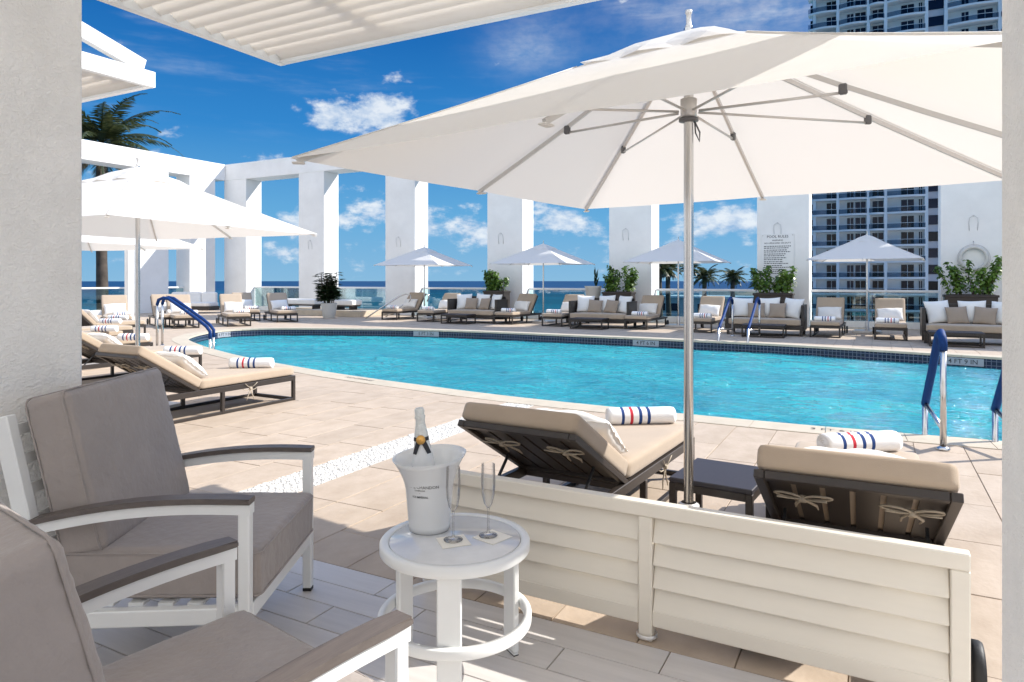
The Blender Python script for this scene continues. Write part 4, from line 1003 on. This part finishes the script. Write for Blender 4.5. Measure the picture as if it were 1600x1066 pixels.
# ---- sofas
def make_sofa(label):
    t = thing('sofa', label, 'sofa', (0, 0, 0), 0, 'sofas along the railing'); w_ = 1.75; d_ = .85
    b = B(); b.box((0, 0, .20), (w_, d_, .10), bev=.006); part('base', b, 'brown_metal', t)
    for sx_ in (-1, 1):
        for sy_ in (-1, 1):
            bb = B(); bb.box((sx_*(w_/2-.03), sy_*(d_/2-.03), .075), (.06, .06, .15)); part('leg', bb, 'brown_metal', t)
    for s in (-1, 1): b = B(); b.box((s*(w_/2+.0), .04, .44), (.07, d_-.1, .62), bev=.006); part('arm', b, 'brown_metal', t)
    b = B(); b.box((0, d_/2-.03, .52), (w_-.08, .07, .62), bev=.006); part('backrest', b, 'brown_metal', t)
    part('seat_cushion', cushion(w_-.08, d_-.08, .15, .03, .01, 8), 'tan', t, loc=(0, -.05, .33)); return t
sofas = [(745, 18.75, 'leftmost'), (941, 18.6, 'second'), (1197, 18.05, 'pool rules'), (1517, 17.45, 'rightmost')]
wp = pillow(.52, .52, .17, 12, 3).mesh('pillow', M['white_cloth']); tp_ = pillow(.42, .40, .14, 12, 8).mesh('pillow', M['taupe_pillow'])
names = {'leftmost': 'the leftmost sofa', 'second': 'the sofa second from left', 'pool rules': 'the sofa below the pool rules sign', 'rightmost': 'the rightmost sofa'}
sf = None
for (u, y_, nm) in sofas:
    lab = {'leftmost': 'dark framed sofa with tan seat, leftmost, below the leftmost shrub', 'second': 'dark framed sofa with tan seat between the second and third far umbrellas', 'pool rules': 'dark framed sofa with tan seat below the pool rules sign', 'rightmost': 'dark framed sofa with tan seat at the right, cut by the stucco pier'}[nm]
    x = XatY(u, y_)
    if sf is None: sf = make_sofa(lab); o = sf
    else: o = dup(sf, label=lab)
    o.location = (x, y_, 0)
    for (dx, dy, tl, rz_, me, pl_, kind) in [(-.58, .18, 70, 22, wp, 'left end', 'white'), (.05, .26, 76, -4, wp, 'middle', 'white'), (.60, .16, 70, -28, wp, 'right end', 'white'), (-.24, .06, 66, 10, tp_, 'left of centre', 'tan'), (.26, .06, 66, -12, tp_, 'right of centre', 'tan')]:
        q = link('pillow', me, None, (x+dx, y_+dy, .405+(.25 if kind == 'white' else .19)), (R(tl), R(random.uniform(-5, 5)), R(rz_)))
        tag(q, '%s square pillow at the %s of %s' % (kind, pl_, names[nm]), 'pillow', 'square pillows on the sofas')
# ---- daybed and raised step at the left
x, y = XatY(298, 18.6), 18.6; t = thing('daybed', 'pale blue cushioned daybed behind the far left loungers', 'daybed', (x, y, 0), R(25))
b = B(); b.box((0, 0, .2), (2.0, .9, .16), bev=.01); part('base', b, 'brown_metal', t)
for i in (-1, 0, 1): part('back_cushion', cushion(.62, .2, .45, .05, .02, 6), 'white_cloth', t, loc=(i*.64, .3, .62))
part('seat_cushion', cushion(1.95, .85, .16, .04, .01, 6), 'white_cloth', t, loc=(0, 0, .36))
plat = [G(440, 491), G(563, 496.5), (XatY(563, 21.3), 21.3), (XatY(425, 21.3), 21.3)]
PZ = B(); ax, ay = XatY(436, 19.6), 19.35; bx_, by_ = XatY(562, 19.35), 21.35
PZ.box(((ax+bx_)/2, (ay+by_)/2, .11), (bx_-ax, by_-ay, .22), bev=.01); tag(part('raised_terrace', PZ, 'curb'), kind='structure')
for u0, u1, lab in ((444, 500, 'long low white bench left of the potted palm'), (526, 558, 'short low white bench right of the potted palm')):
    xa, xb = XatY(u0, 20.1), XatY(u1, 20.1); t = thing('bench', lab, 'bench', ((xa+xb)/2, 20.1, .22))
    part('seat', cushion(xb-xa, .6, .2, .04, .01, 6), 'white_cloth', t, loc=(0, 0, .28)); b = B(); b.box((0, 0, .15), (xb-xa-.1, .5, .05)); part('base', b, 'brown_metal', t)
    for s in (-1, 1): b = B(); b.box((s*((xb-xa)/2-.2), 0, .06), (.06, .4, .12)); part('leg', b, 'brown_metal', t)
# step handrail
hx, hy = G(571, 498); t = thing('handrail', 'slim steel handrail by the steps left of the far loungers', 'handrail', (hx, hy, 0))
for k, dy in enumerate((0, 1.1)):
    b = B(); b.tube([(0, dy, 0), (.4, dy+.3, .35), (.95, dy+.7, .78), (1.15, dy+.8, .86), (1.28, dy+.88, .82), (1.3, dy+.9, .70), (1.25, dy+.85, .56)], .022, 8); part('rail', b, 'chrome', t)
# white post on the left
x, y = atD(202, 21.5); b = B(); b.box((0, 0, 1.9), (.2, .2, 3.8), bev=.008); tag(part('post', b, 'render', loc=(x, y, 0)), 'slim white square post left of the blue handrail', 'post')

# ---- ladders with blue grips
def ladder(name, label, base, pool, sideoff, h=.93, cat='pool ladder', group='pool ladders with blue sleeves', low=False):
    bx, by = base; qx, qy = pool; t = thing(name, label, cat, (bx, by, 0), 0, group); d = Vector((qx-bx, qy-by, 0)); so_ = Vector((sideoff[0], sideoff[1], 0))
    for k in range(2):
        o = so_*k
        P = lambda f_, z: o+d*f_+Vector((0, 0, z))
        up = [P(0, 0), P(0, h-.12)]; top = [P(0, h-.14), P(.03, h-.05), P(.13, h), P(.24, h-.03), P(.34, h-.12), P(.62, h-.36), P(.9, h-.58), P(1, .27)] if not low else [P(0, h-.14), P(.03, h-.04), P(.12, h), P(.22, h-.02), P(.5, h-.22), P(.8, h-.45), P(.93, h-.56), P(1, h-.66), P(1, .2)]
        b = B(); b.tube(up, .024, 10); part('post', b, 'chrome', t); b = B(); b.tube([P(1, .3), P(1, -.6)], .024, 10); part('post', b, 'chrome', t)
        b = B(); b.tube(top, .032, 10); part('grip', b, 'blue_grip', t)
        if not low: b = B(); b.tube([P(0, .16), P(1, .28)], .018, 8); part('brace', b, 'chrome', t)
        b = B(); b.lathe([(.05, .007), (.05, .015), (.026, .03)], 14, o); part('flange', b, 'chrome', t)
    if not low:
        for k in range(2): b = B(); b.box((d+so_*.5)+Vector((0, 0, -.35-.28*k)), (so_.length, .09, .03), Matrix.Rotation(math.atan2(so_.y, so_.x), 3, 'Z')); part('tread', b, 'chrome', t)
    return t
ladder('pool_ladder', 'near steel pool ladder with a thick blue sleeve by the right wall', W(3.43, 5.43), W(3.60, 5.95), (.50, -.02))
ladder('pool_ladder', 'far steel pool ladder with blue sleeves, in front of a sofa', G(1144.6, 525.5), tuple(Vector(G(1123, 533.8))), (.62, -.02))
ladder('pool_handrail', 'long blue sleeved steel handrail at the left end of the pool', W(-7.07, 13.6), W(-5.95, 13.45), tuple(Matrix.Rotation(0, 2) @ Vector((-.3, .32))), h=1.0, cat='handrail', group=None, low=True)

# ---- louvred screen
fa, fb = Vector(W(-.36, 3.05)), Vector(W(1.378, 2.10)); fd = fb-fa; FL = fd.length
t = thing('louvred_screen', 'low cream louvred screen with three posts behind the round table', 'screen', (fa.x, fa.y, 0), math.atan2(fd.y, fd.x)); FH = .517
for k in range(3):
    b = B(); b.box((FL*k/2, 0, (FH-.052)/2), (.052, .05, FH-.053), bev=.004); part('post', b, 'fence', t)
b = B(); b.box((FL/2, 0, FH-.026), (FL+.052, .052, .052), bev=.004); part('top_rail', b, 'fence', t)
for k in range(2):
    x0_ = FL*k/2+.026; x1_ = FL*(k+1)/2-.026
    b = B(); b.box(((x0_+x1_)/2, 0, .09), (x1_-x0_, .046, .062), bev=.004); part('bottom_rail', b, 'fence', t)
    lv = B(); lv.box((0, 0, 0), (x1_-x0_-.004, .012, .098), Matrix.Rotation(R(-19), 3, 'X'), bev=.003); lm = lv.mesh('louvre', M['fence'])
    for j in range(4): link('louvre', lm, t, ((x0_+x1_)/2, 0, .163+j*.0845))
for k in range(3):
    b = B(); b.lathe([(.04, .012), (.04, .02), (.036, .024)], 16, (FL*k/2, 0, 0)); part('foot', b, 'dull_metal', t)

# ---- round table, bucket, bottle, flutes
tx0, ty0 = W(-.197, 2.37); TR = .259; TZ = .457
t = thing('round_table', 'small round white side table with three legs and a foot ring', 'table', (tx0, ty0, 0), YAW)
b = B(); b.lathe([(.20, TZ-.036), (TR-.004, TZ-.036), (TR, TZ-.032), (TR, TZ-.006), (TR-.005, TZ), (TR-.028, TZ), (TR-.031, TZ-.004), (TR-.031, TZ-.03), (.2, TZ-.03)], 72); part('rim', b, 'white_metal', t)
b = B(); b.lathe([(.001, TZ-.02), (TR-.033, TZ-.02), (TR-.033, TZ-.003), (TR-.034, TZ-.002), (.001, TZ-.002)], 72); part('table_top', b, 'marble', t)
for k in range(3):
    a = R(-90+120*k)
    b = B(); b.box((0, 0, (TZ-.036)/2+.006), (.022, .078, TZ-.050), bev=.004); b.box((0, 0, .005), (.018, .07, .010)); part('leg', b, 'white_metal', t, loc=(math.cos(a)*(TR-.035), math.sin(a)*(TR-.035), 0), rot=(0, 0, a))
    b = B(); b.box((0, 0, .002), (.02, .074, .004)); part('leg_pad', b, 'rubber', t, loc=(math.cos(a)*(TR-.035), math.sin(a)*(TR-.035), 0), rot=(0, 0, a))
b = B(); b.lathe([(TR-.018, .172), (TR+.004, .172), (TR+.006, .176), (TR+.006, .202), (TR+.004, .205), (TR-.018, .205), (TR-.018, .172)], 72); part('foot_ring', b, 'white_metal', t)
bx0, by0 = W(-.298, 2.465)
t = thing('ice_bucket', 'white flared champagne bucket with dark lettering on the round table', 'bucket', (bx0, by0, TZ), YAW)
prof = []
for i in range(15):
    q = i/14; prof.append((.073+.022*q+.038*max(0, (q-.55)/.45)**1.8, .262*q))
def tilt(a, r, z): return (.012*math.cos(a-R(30)))*(max(0, z)/.262)**2
inner = [(r-.004, max(z, .006)) for r, z in prof[::-1]]
b = B(); b.lathe([(.001, 0)]+prof+inner+[(.001, .006)], 56, fn=tilt); part('vessel', b, 'bucket', t)
def wrap(me, z, rfn, a0):
    for v in me.vertices:
        x, y_ = v.co.x, v.co.y; zz = z+y_; r = rfn(zz); a = a0+x/r; v.co = Vector((math.cos(a)*r, math.sin(a)*r, zz))
def rad(z):
    q = z/.262; return .073+.022*q+.038*max(0, (q-.55)/.45)**1.8+.0012
a0 = R(-106)
for txt, sz, z in (('MO\u00cbT & CHANDON', .0155, .170), ('CHAMPAGNE', .0065, .158), ('ICE IMP\u00c9RIAL', .0105, .134)):
    me = text_mesh(txt, sz, M['black'], bold=.0001); wrap(me, z, rad, a0); link('lettering', me, t)
b = B()
for k in range(5):
    xx = (k-2)*.003; b.poly([(xx-.0013, 0, 0), (xx+.0013, 0, 0), (xx*1.5, .006-abs(k-2)*.0008, 0)])
b.poly([(-.0075, -.0015, 0), (.0075, -.0015, 0), (.0075, -.0002, 0), (-.0075, -.0002, 0)]); me = b.mesh('crown_mark', M['black']); wrap(me, .182, rad, a0); link('crown_mark', me, t)
b = B(); b.poly([(-.0012, 0, 0), (0, -.0016, 0), (.0012, 0, 0), (0, .0016, 0)]); me = b.mesh('dot_mark', M['black']); wrap(me, .148, rad, a0); link('dot_mark', me, t)
# bottle
bt = thing('champagne_bottle', 'champagne bottle with pale foil neck and gold seal standing in the white bucket', 'bottle', (bx0-.005, by0+.0, TZ-.0+.007), YAW); bt.rotation_euler = (R(3), R(-4), YAW)
b = B(); b.lathe([(.001, 0), (.040, 0), (.043, .01), (.043, .19), (.040, .235), (.033, .275), (.027, .31), (.021, .345)], 28); part('body', b, 'bucket', bt)
b = B(); b.lathe([(.0278, .312), (.0228, .345), (.0175, .372), (.0165, .388), (.0185, .394), (.0195, .399), (.0165, .405), (.0175, .414), (.018, .423), (.014, .430), (.001, .432)], 28); part('foil', b, 'foil', bt)
def brad(z): 
    P = [(.19, .043), (.235, .040), (.275, .033), (.31, .0278), (.345, .0232)]
    for (z0_, r0), (z1_, r1) in zip(P, P[1:]):
        if z <= z1_: return r0+(r1-r0)*(z-z0_)/(z1_-z0_)+.0022
    return .025
b = B()
for s in (-1, 1):
    n_ = 8
    for k in range(n_):
        def pt(f_, o_): return (s*(.005+.026*f_)+o_*1.0, -.052*f_, 0)
        f0, f1 = k/n_, (k+1)/n_; b.poly([pt(f0, -.010), pt(f0, .010), pt(f1, .010), pt(f1, -.010)])
for k in range(14):
    a_, c_ = -.034+.068*k/14, -.034+.068*(k+1)/14; b.poly([(a_, -.006, 0), (c_, -.006, 0), (c_, .007, 0), (a_, .007, 0)])
me = b.mesh('neck_band', M['black']); wrap(me, .322, brad, R(-88)); link('neck_band', me, bt)
b = B(); b.lathe([(.001, .0), (.0165, 0), (.0165, .002), (.001, .0025)], 20)
sd = part('seal', b, 'gold', bt); a = R(-88); rr_ = brad(.322)+.001; sd.location = (math.cos(a)*rr_, math.sin(a)*rr_, .322); sd.rotation_euler = (R(78), 0, R(2))
fl_ = None
for (cx, cy, lab) in ((-.202, 2.345, 'empty champagne flute nearer the bucket, on a paper napkin'), (-.083, 2.385, 'empty champagne flute farther right, on a paper napkin')):
    x, y = W(cx, cy)
    if fl_ is None:
        fl_ = thing('champagne_flute', lab, 'glass', (x, y, TZ+.0015), 0, 'champagne flutes on the round table')
        b = B(); b.lathe([(.001, .0), (.032, 0), (.033, .002), (.02, .004), (.006, .007), (.0038, .02), (.0035, .085), (.005, .094), (.001, .1)], 28); part('foot', b, 'flute', fl_)
        b = B(); b.lathe([(.001, .096), (.006, .098), (.016, .115), (.023, .145), (.0252, .18), (.0235, .25)], 32); me_ = b
        me_.bm.faces.ensure_lookup_table(); 
        for f in [f for f in me_.bm.faces if len(f.verts) > 6]: me_.bm.faces.remove(f)
        part('bowl', me_, 'flute', fl_)
    else: dup(fl_, (x, y, TZ+.0015), 0, lab)
for (cx, cy, rz_, lab) in ((-.20, 2.335, 20, 'square paper napkin under the flute nearer the bucket'), (-.068, 2.375, 48, 'square paper napkin under the flute farther right')):
    x, y = W(cx, cy); b = B(); b.box((0, 0, 0), (.10, .10, .001)); b.box((0, 0, .0009), (.098, .098, .0006)); tag(part('napkin', b, 'napkin', loc=(x, y, TZ-.0006), rot=(0, 0, R(rz_)+YAW)), lab, 'napkin', 'paper napkins')

# ---- armchairs (local +x faces forward)
def make_chair(label):
    t = thing('armchair', label, 'armchair', (0, 0, 0), 0, 'white framed lounge armchairs'); hw = .37; k = .042
    for s in (-1, 1):
        b = B(); b.box((.3595, s*(hw-k/2), .298), (k-.004, k-.003, .570), bev=.004); part('leg', b, 'white_metal', t)
        b = B(); b.box((.36, s*(hw-k/2), .006), (k-.006, k-.006, .012)); part('glide', b, 'rubber', t)
        b = B(); pts = [(-.30, s*(hw-k/2), .012), (-.30, s*(hw-k/2), .25), (-.45, s*(hw-k/2), .895)]
        b.bar(pts[0], pts[1], k, k, .004, up=Vector((1, 0, 0))); b.bar(Vector(pts[1])-Vector((0, 0, .01)), pts[2], k+.004, .055, .004, up=Vector((1, 0, 0))); part('back_post', b, 'white_metal', t)
        # arched arm
        P = []
        for i in range(13):
            q = i/12; x = .381-.80*q; z = .604+.022*math.sin(min(1, q*1.15)*math.pi*.5+0)*0 - .085*q*q + .012*math.sin(q*math.pi); P.append((x, z))
        b = B()
        def sweep(bb, y0_, y1_, dz0, dz1):
            rings = [[bb.bm.verts.new((x, y0_, z+dz0)), bb.bm.verts.new((x, y1_, z+dz0)), bb.bm.verts.new((x, y1_, z+dz1)), bb.bm.verts.new((x, y0_, z+dz1))] for x, z in P]
            for r0, r1 in zip(rings, rings[1:]):
                for j in range(4): bb.bm.faces.new((r0[j], r0[(j+1) % 4], r1[(j+1) % 4], r1[j]))
            bb.bm.faces.new(rings[0][::-1]); bb.bm.faces.new(rings[-1])
        sweep(b, s*(hw-k), s*hw, -.034, 0); ar = part('arm', b, 'white_metal', t)
        b = B(); sweep(b, s*(hw-k-.008), s*(hw+.008), .001, .020); es = [e for e in b.bm.edges if abs(e.verts[0].co.y-e.verts[1].co.y) < 1e-5 and e.calc_length() > .03]
        bmesh.ops.bevel(b.bm, geom=es, offset=.005, segments=2, affect='EDGES'); part('arm_cap', b, 'brown_cap', ar)
        b = B(); b.bar((.34, s*(hw-k/2), .235), (-.31, s*(hw-k/2), .215), .036, .055, .004); part('side_rail', b, 'white_metal', t)
    b = B(); b.box((.36, 0, .235), (.036, 2*(hw-k), .055), bev=.003); part('front_rail', b, 'white_metal', t)
    b = B(); b.box((-.30, 0, .215), (.036, 2*(hw-k), .05), bev=.003); part('rear_rail', b, 'white_metal', t)
    sm = B(); sm.box((0, 0, 0), (.014, 2*(hw-k)-.002, .038), bev=.002); smh = sm.mesh('back_slat', M['white_metal'])
    for j in range(6):
        z = .34+j*.10; link('back_slat', smh, t, (-.30-(z-.25)*.2326, 0, z), (0, R(-13), 0))
    ss = B(); ss.box((0, 0, 0), (.05, 2*(hw-k)-.002, .012)); ssm = ss.mesh('seat_slat', M['white_metal'])
    for j in range(6): link('seat_slat', ssm, t, (-.22+j*.10, 0, .255))
    def piping(lx, ly, lz, r):
        bb = B()
        for sg in (-1, 1):
            P_ = []
            for (cx, cy, a0_) in ((1, 1, 0), (-1, 1, 90), (-1, -1, 180), (1, -1, 270)):
                for k_ in range(5):
                    a_ = R(a0_+k_*22.5); P_.append((cx*(lx/2-r)+math.cos(a_)*(r+.002), cy*(ly/2-r)+math.sin(a_)*(r+.002), sg*(lz/2-.014)))
            P_.append(P_[0]); bb.tube(P_, .0034, 6, cap=False)
        return bb
    c_ = part('seat_cushion', cushion(.70, .635, .170, .024, .012, 34, .0028, 3, 60), 'taupe', t, loc=(.045, 0, .352)); part('piping', piping(.70, .635, .170, .028), 'taupe', c_)
    c_ = part('back_cushion', cushion(.56, .635, .155, .024, .014, 34, .0028, 8, 60), 'taupe', t, loc=(-.272, 0, .685), rot=(0, R(-90-14), 0)); part('piping', piping(.56, .635, .155, .028), 'taupe', c_)
    return t
ch = make_chair('white framed armchair with taupe cushions facing the round table, beside the left wall')
x, y = W(-1.25, 2.63); ch.location = (x, y, 0); ch.rotation_euler.z = YAW
x, y = W(-.745, 1.405); dup(ch, (x, y, 0), YAW+math.atan2(.787, .617), 'nearest white framed armchair, cropped at the lower left corner')

# ---- fittings on the pillars, sign, ring, depth marks
cen = [(485, 1), (623, 2), (783, 3), (978, 4), (1215, 5), (1521, 6)]
b = B(); b.tube([(-.09, 0, -.2), (-.1, -.03, 0), (-.09, -.05, .12), (0, -.06, .19), (.09, -.05, .12), (.1, -.03, 0), (.09, 0, -.2)], .007, 6); b.box((0, -.01, .18), (.03, .02, .03)); hk = b.mesh('wall_hook', mat('wall_hook_metal', (.55, .55, .55), .5))
for u, i in cen:
    xx = XatY(u, COLY); tag(link('wall_hook', hk, None, (xx, COLY-.004, 2.85)), 'slim looped steel fitting on the %s' % ['', 'pillar behind the potted palm', 'pillar behind the leftmost far umbrella', 'pillar above the leftmost shrub', 'pillar above the second shrub', 'pillar above the pool rules sign', 'pillar above the life ring'][i], 'wall fitting', 'looped wall fittings')
sx0, sx1 = XatY(1190, COLY), XatY(1241, COLY); sw = sx1-sx0; t = thing('pool_rules_sign', 'tall white sign headed POOL RULES fixed to the wide pillar', 'sign', ((sx0+sx1)/2, COLY-.02, 1.25))
b = B(); b.box((0, 0, .73), (sw, .02, 1.46), bev=.003); part('board', b, 'render', t)
M['sign_print'] = mat('sign_print', (.05, .05, .06), .6)
for txt, sz, z in (('POOL RULES', .105, 1.38), ('WARNING', .062, 1.27), ('NO LIFEGUARD ON DUTY', .062, 1.19)):
    link('lettering', text_mesh(txt, sz, M['sign_print'], bold=.001), t, (0, -.0115, z), (R(90), 0, 0))
b = B(); rr = random.Random(2); z = 1.10
for ln in range(15):
    x = -sw*.42; end = sw*rr.uniform(.1, .42)
    while x < end:
        l = rr.uniform(.02, .07); b.poly([(x, -.0113, z-.012), (min(x+l, end), -.0113, z-.012), (min(x+l, end), -.0113, z+.012), (x, -.0113, z+.012)]); x += l+.014
    z -= .062 if ln % 2 else .052
tag(part('small_print', b, 'sign_print', t), kind='stuff')
for s in (-1, 1): b = B(); b.lathe([(.014, 0), (.014, .012), (.001, .015)], 12); part('screw', b, 'dull_metal', t, loc=(s*sw*.46, -.012, 1.42), rot=(R(90), 0, 0))
xx = XatY(1521, COLY); t = thing('life_ring', 'white life ring hanging on the pillar above the tall shrub', 'life ring', (xx, COLY-.07, 1.92))
b = B(); b.tube([(.29*math.cos(2*math.pi*k/32), 0, .29*math.sin(2*math.pi*k/32)) for k in range(33)], .045, 10, cap=False); part('ring', b, 'pot', t)
b = B(); b.tube([(.36*math.cos(2*math.pi*k/32), -.0, .36*math.sin(2*math.pi*k/32)) for k in range(33)], .008, 5, cap=False); b.tube([(0, .05, .45), (0, 0, .36)], .01, 5); part('rope', b, 'dull_metal', t)
# depth markers on the waterline
def marker(u, v, txt, label, w_=.62):
    x, y = G(u, v); c = Vector((x, y)); k = min(range(n), key=lambda i: (Vector(POOL[i])-c).length); tt = (Vector(POOL[(k+2) % n])-Vector(POOL[k-2])).normalized()
    nn = Vector((-tt.y, tt.x)); p = Vector(POOL[k])+nn*.006; a = math.atan2(-tt.y, -tt.x)
    t = thing('depth_marker', label, 'depth marker', (p.x, p.y, -.155), a, 'depth markers on the pool wall')
    b = B(); b.box((0, 0, .045), (w_, .012, .13)); part('plate', b, 'plate', t); link('lettering', text_mesh(txt, .115, M['black'], bold=.001), t, (0, -.008, .045), (R(90), 0, 0))
marker(348, 517, '4 FT 9 IN', 'depth marker 4 FT 9 IN on the far waterline at the left end', .75)
marker(669, 515.8, '5 FT 3 IN', 'depth marker 5 FT 3 IN on the far waterline in the middle', .75)
marker(1007, 529, '4 FT 6 IN', 'depth marker 4 FT 6 IN on the far waterline beside the pole')
marker(1502, 555.5, '4 FT 9 IN', 'depth marker 4 FT 9 IN on the far waterline at the right', .62)
for (u, v, txt, lab, rz_) in ((556, 594, 'NO DIVING', 'faint NO DIVING lettering on the near coping at the left', -14), (1290, 673.5, '3 FT 6 IN', 'depth lettering on the near coping behind the right lounger', -20)):
    x, y = G(u, v); c = Vector((x, y)); k = min(range(n), key=lambda i: (Vector(POOL[i])-c).length); tt = (Vector(POOL[(k+2) % n])-Vector(POOL[k-2])).normalized()
    p = Vector(POOL[k])+Vector((tt.y, -tt.x))*.15; o = link('coping_lettering', text_mesh(txt, .11, M['black']), None, (p.x, p.y, .0085), (0, 0, math.atan2(tt.y, tt.x))); tag(o, lab, 'marking')
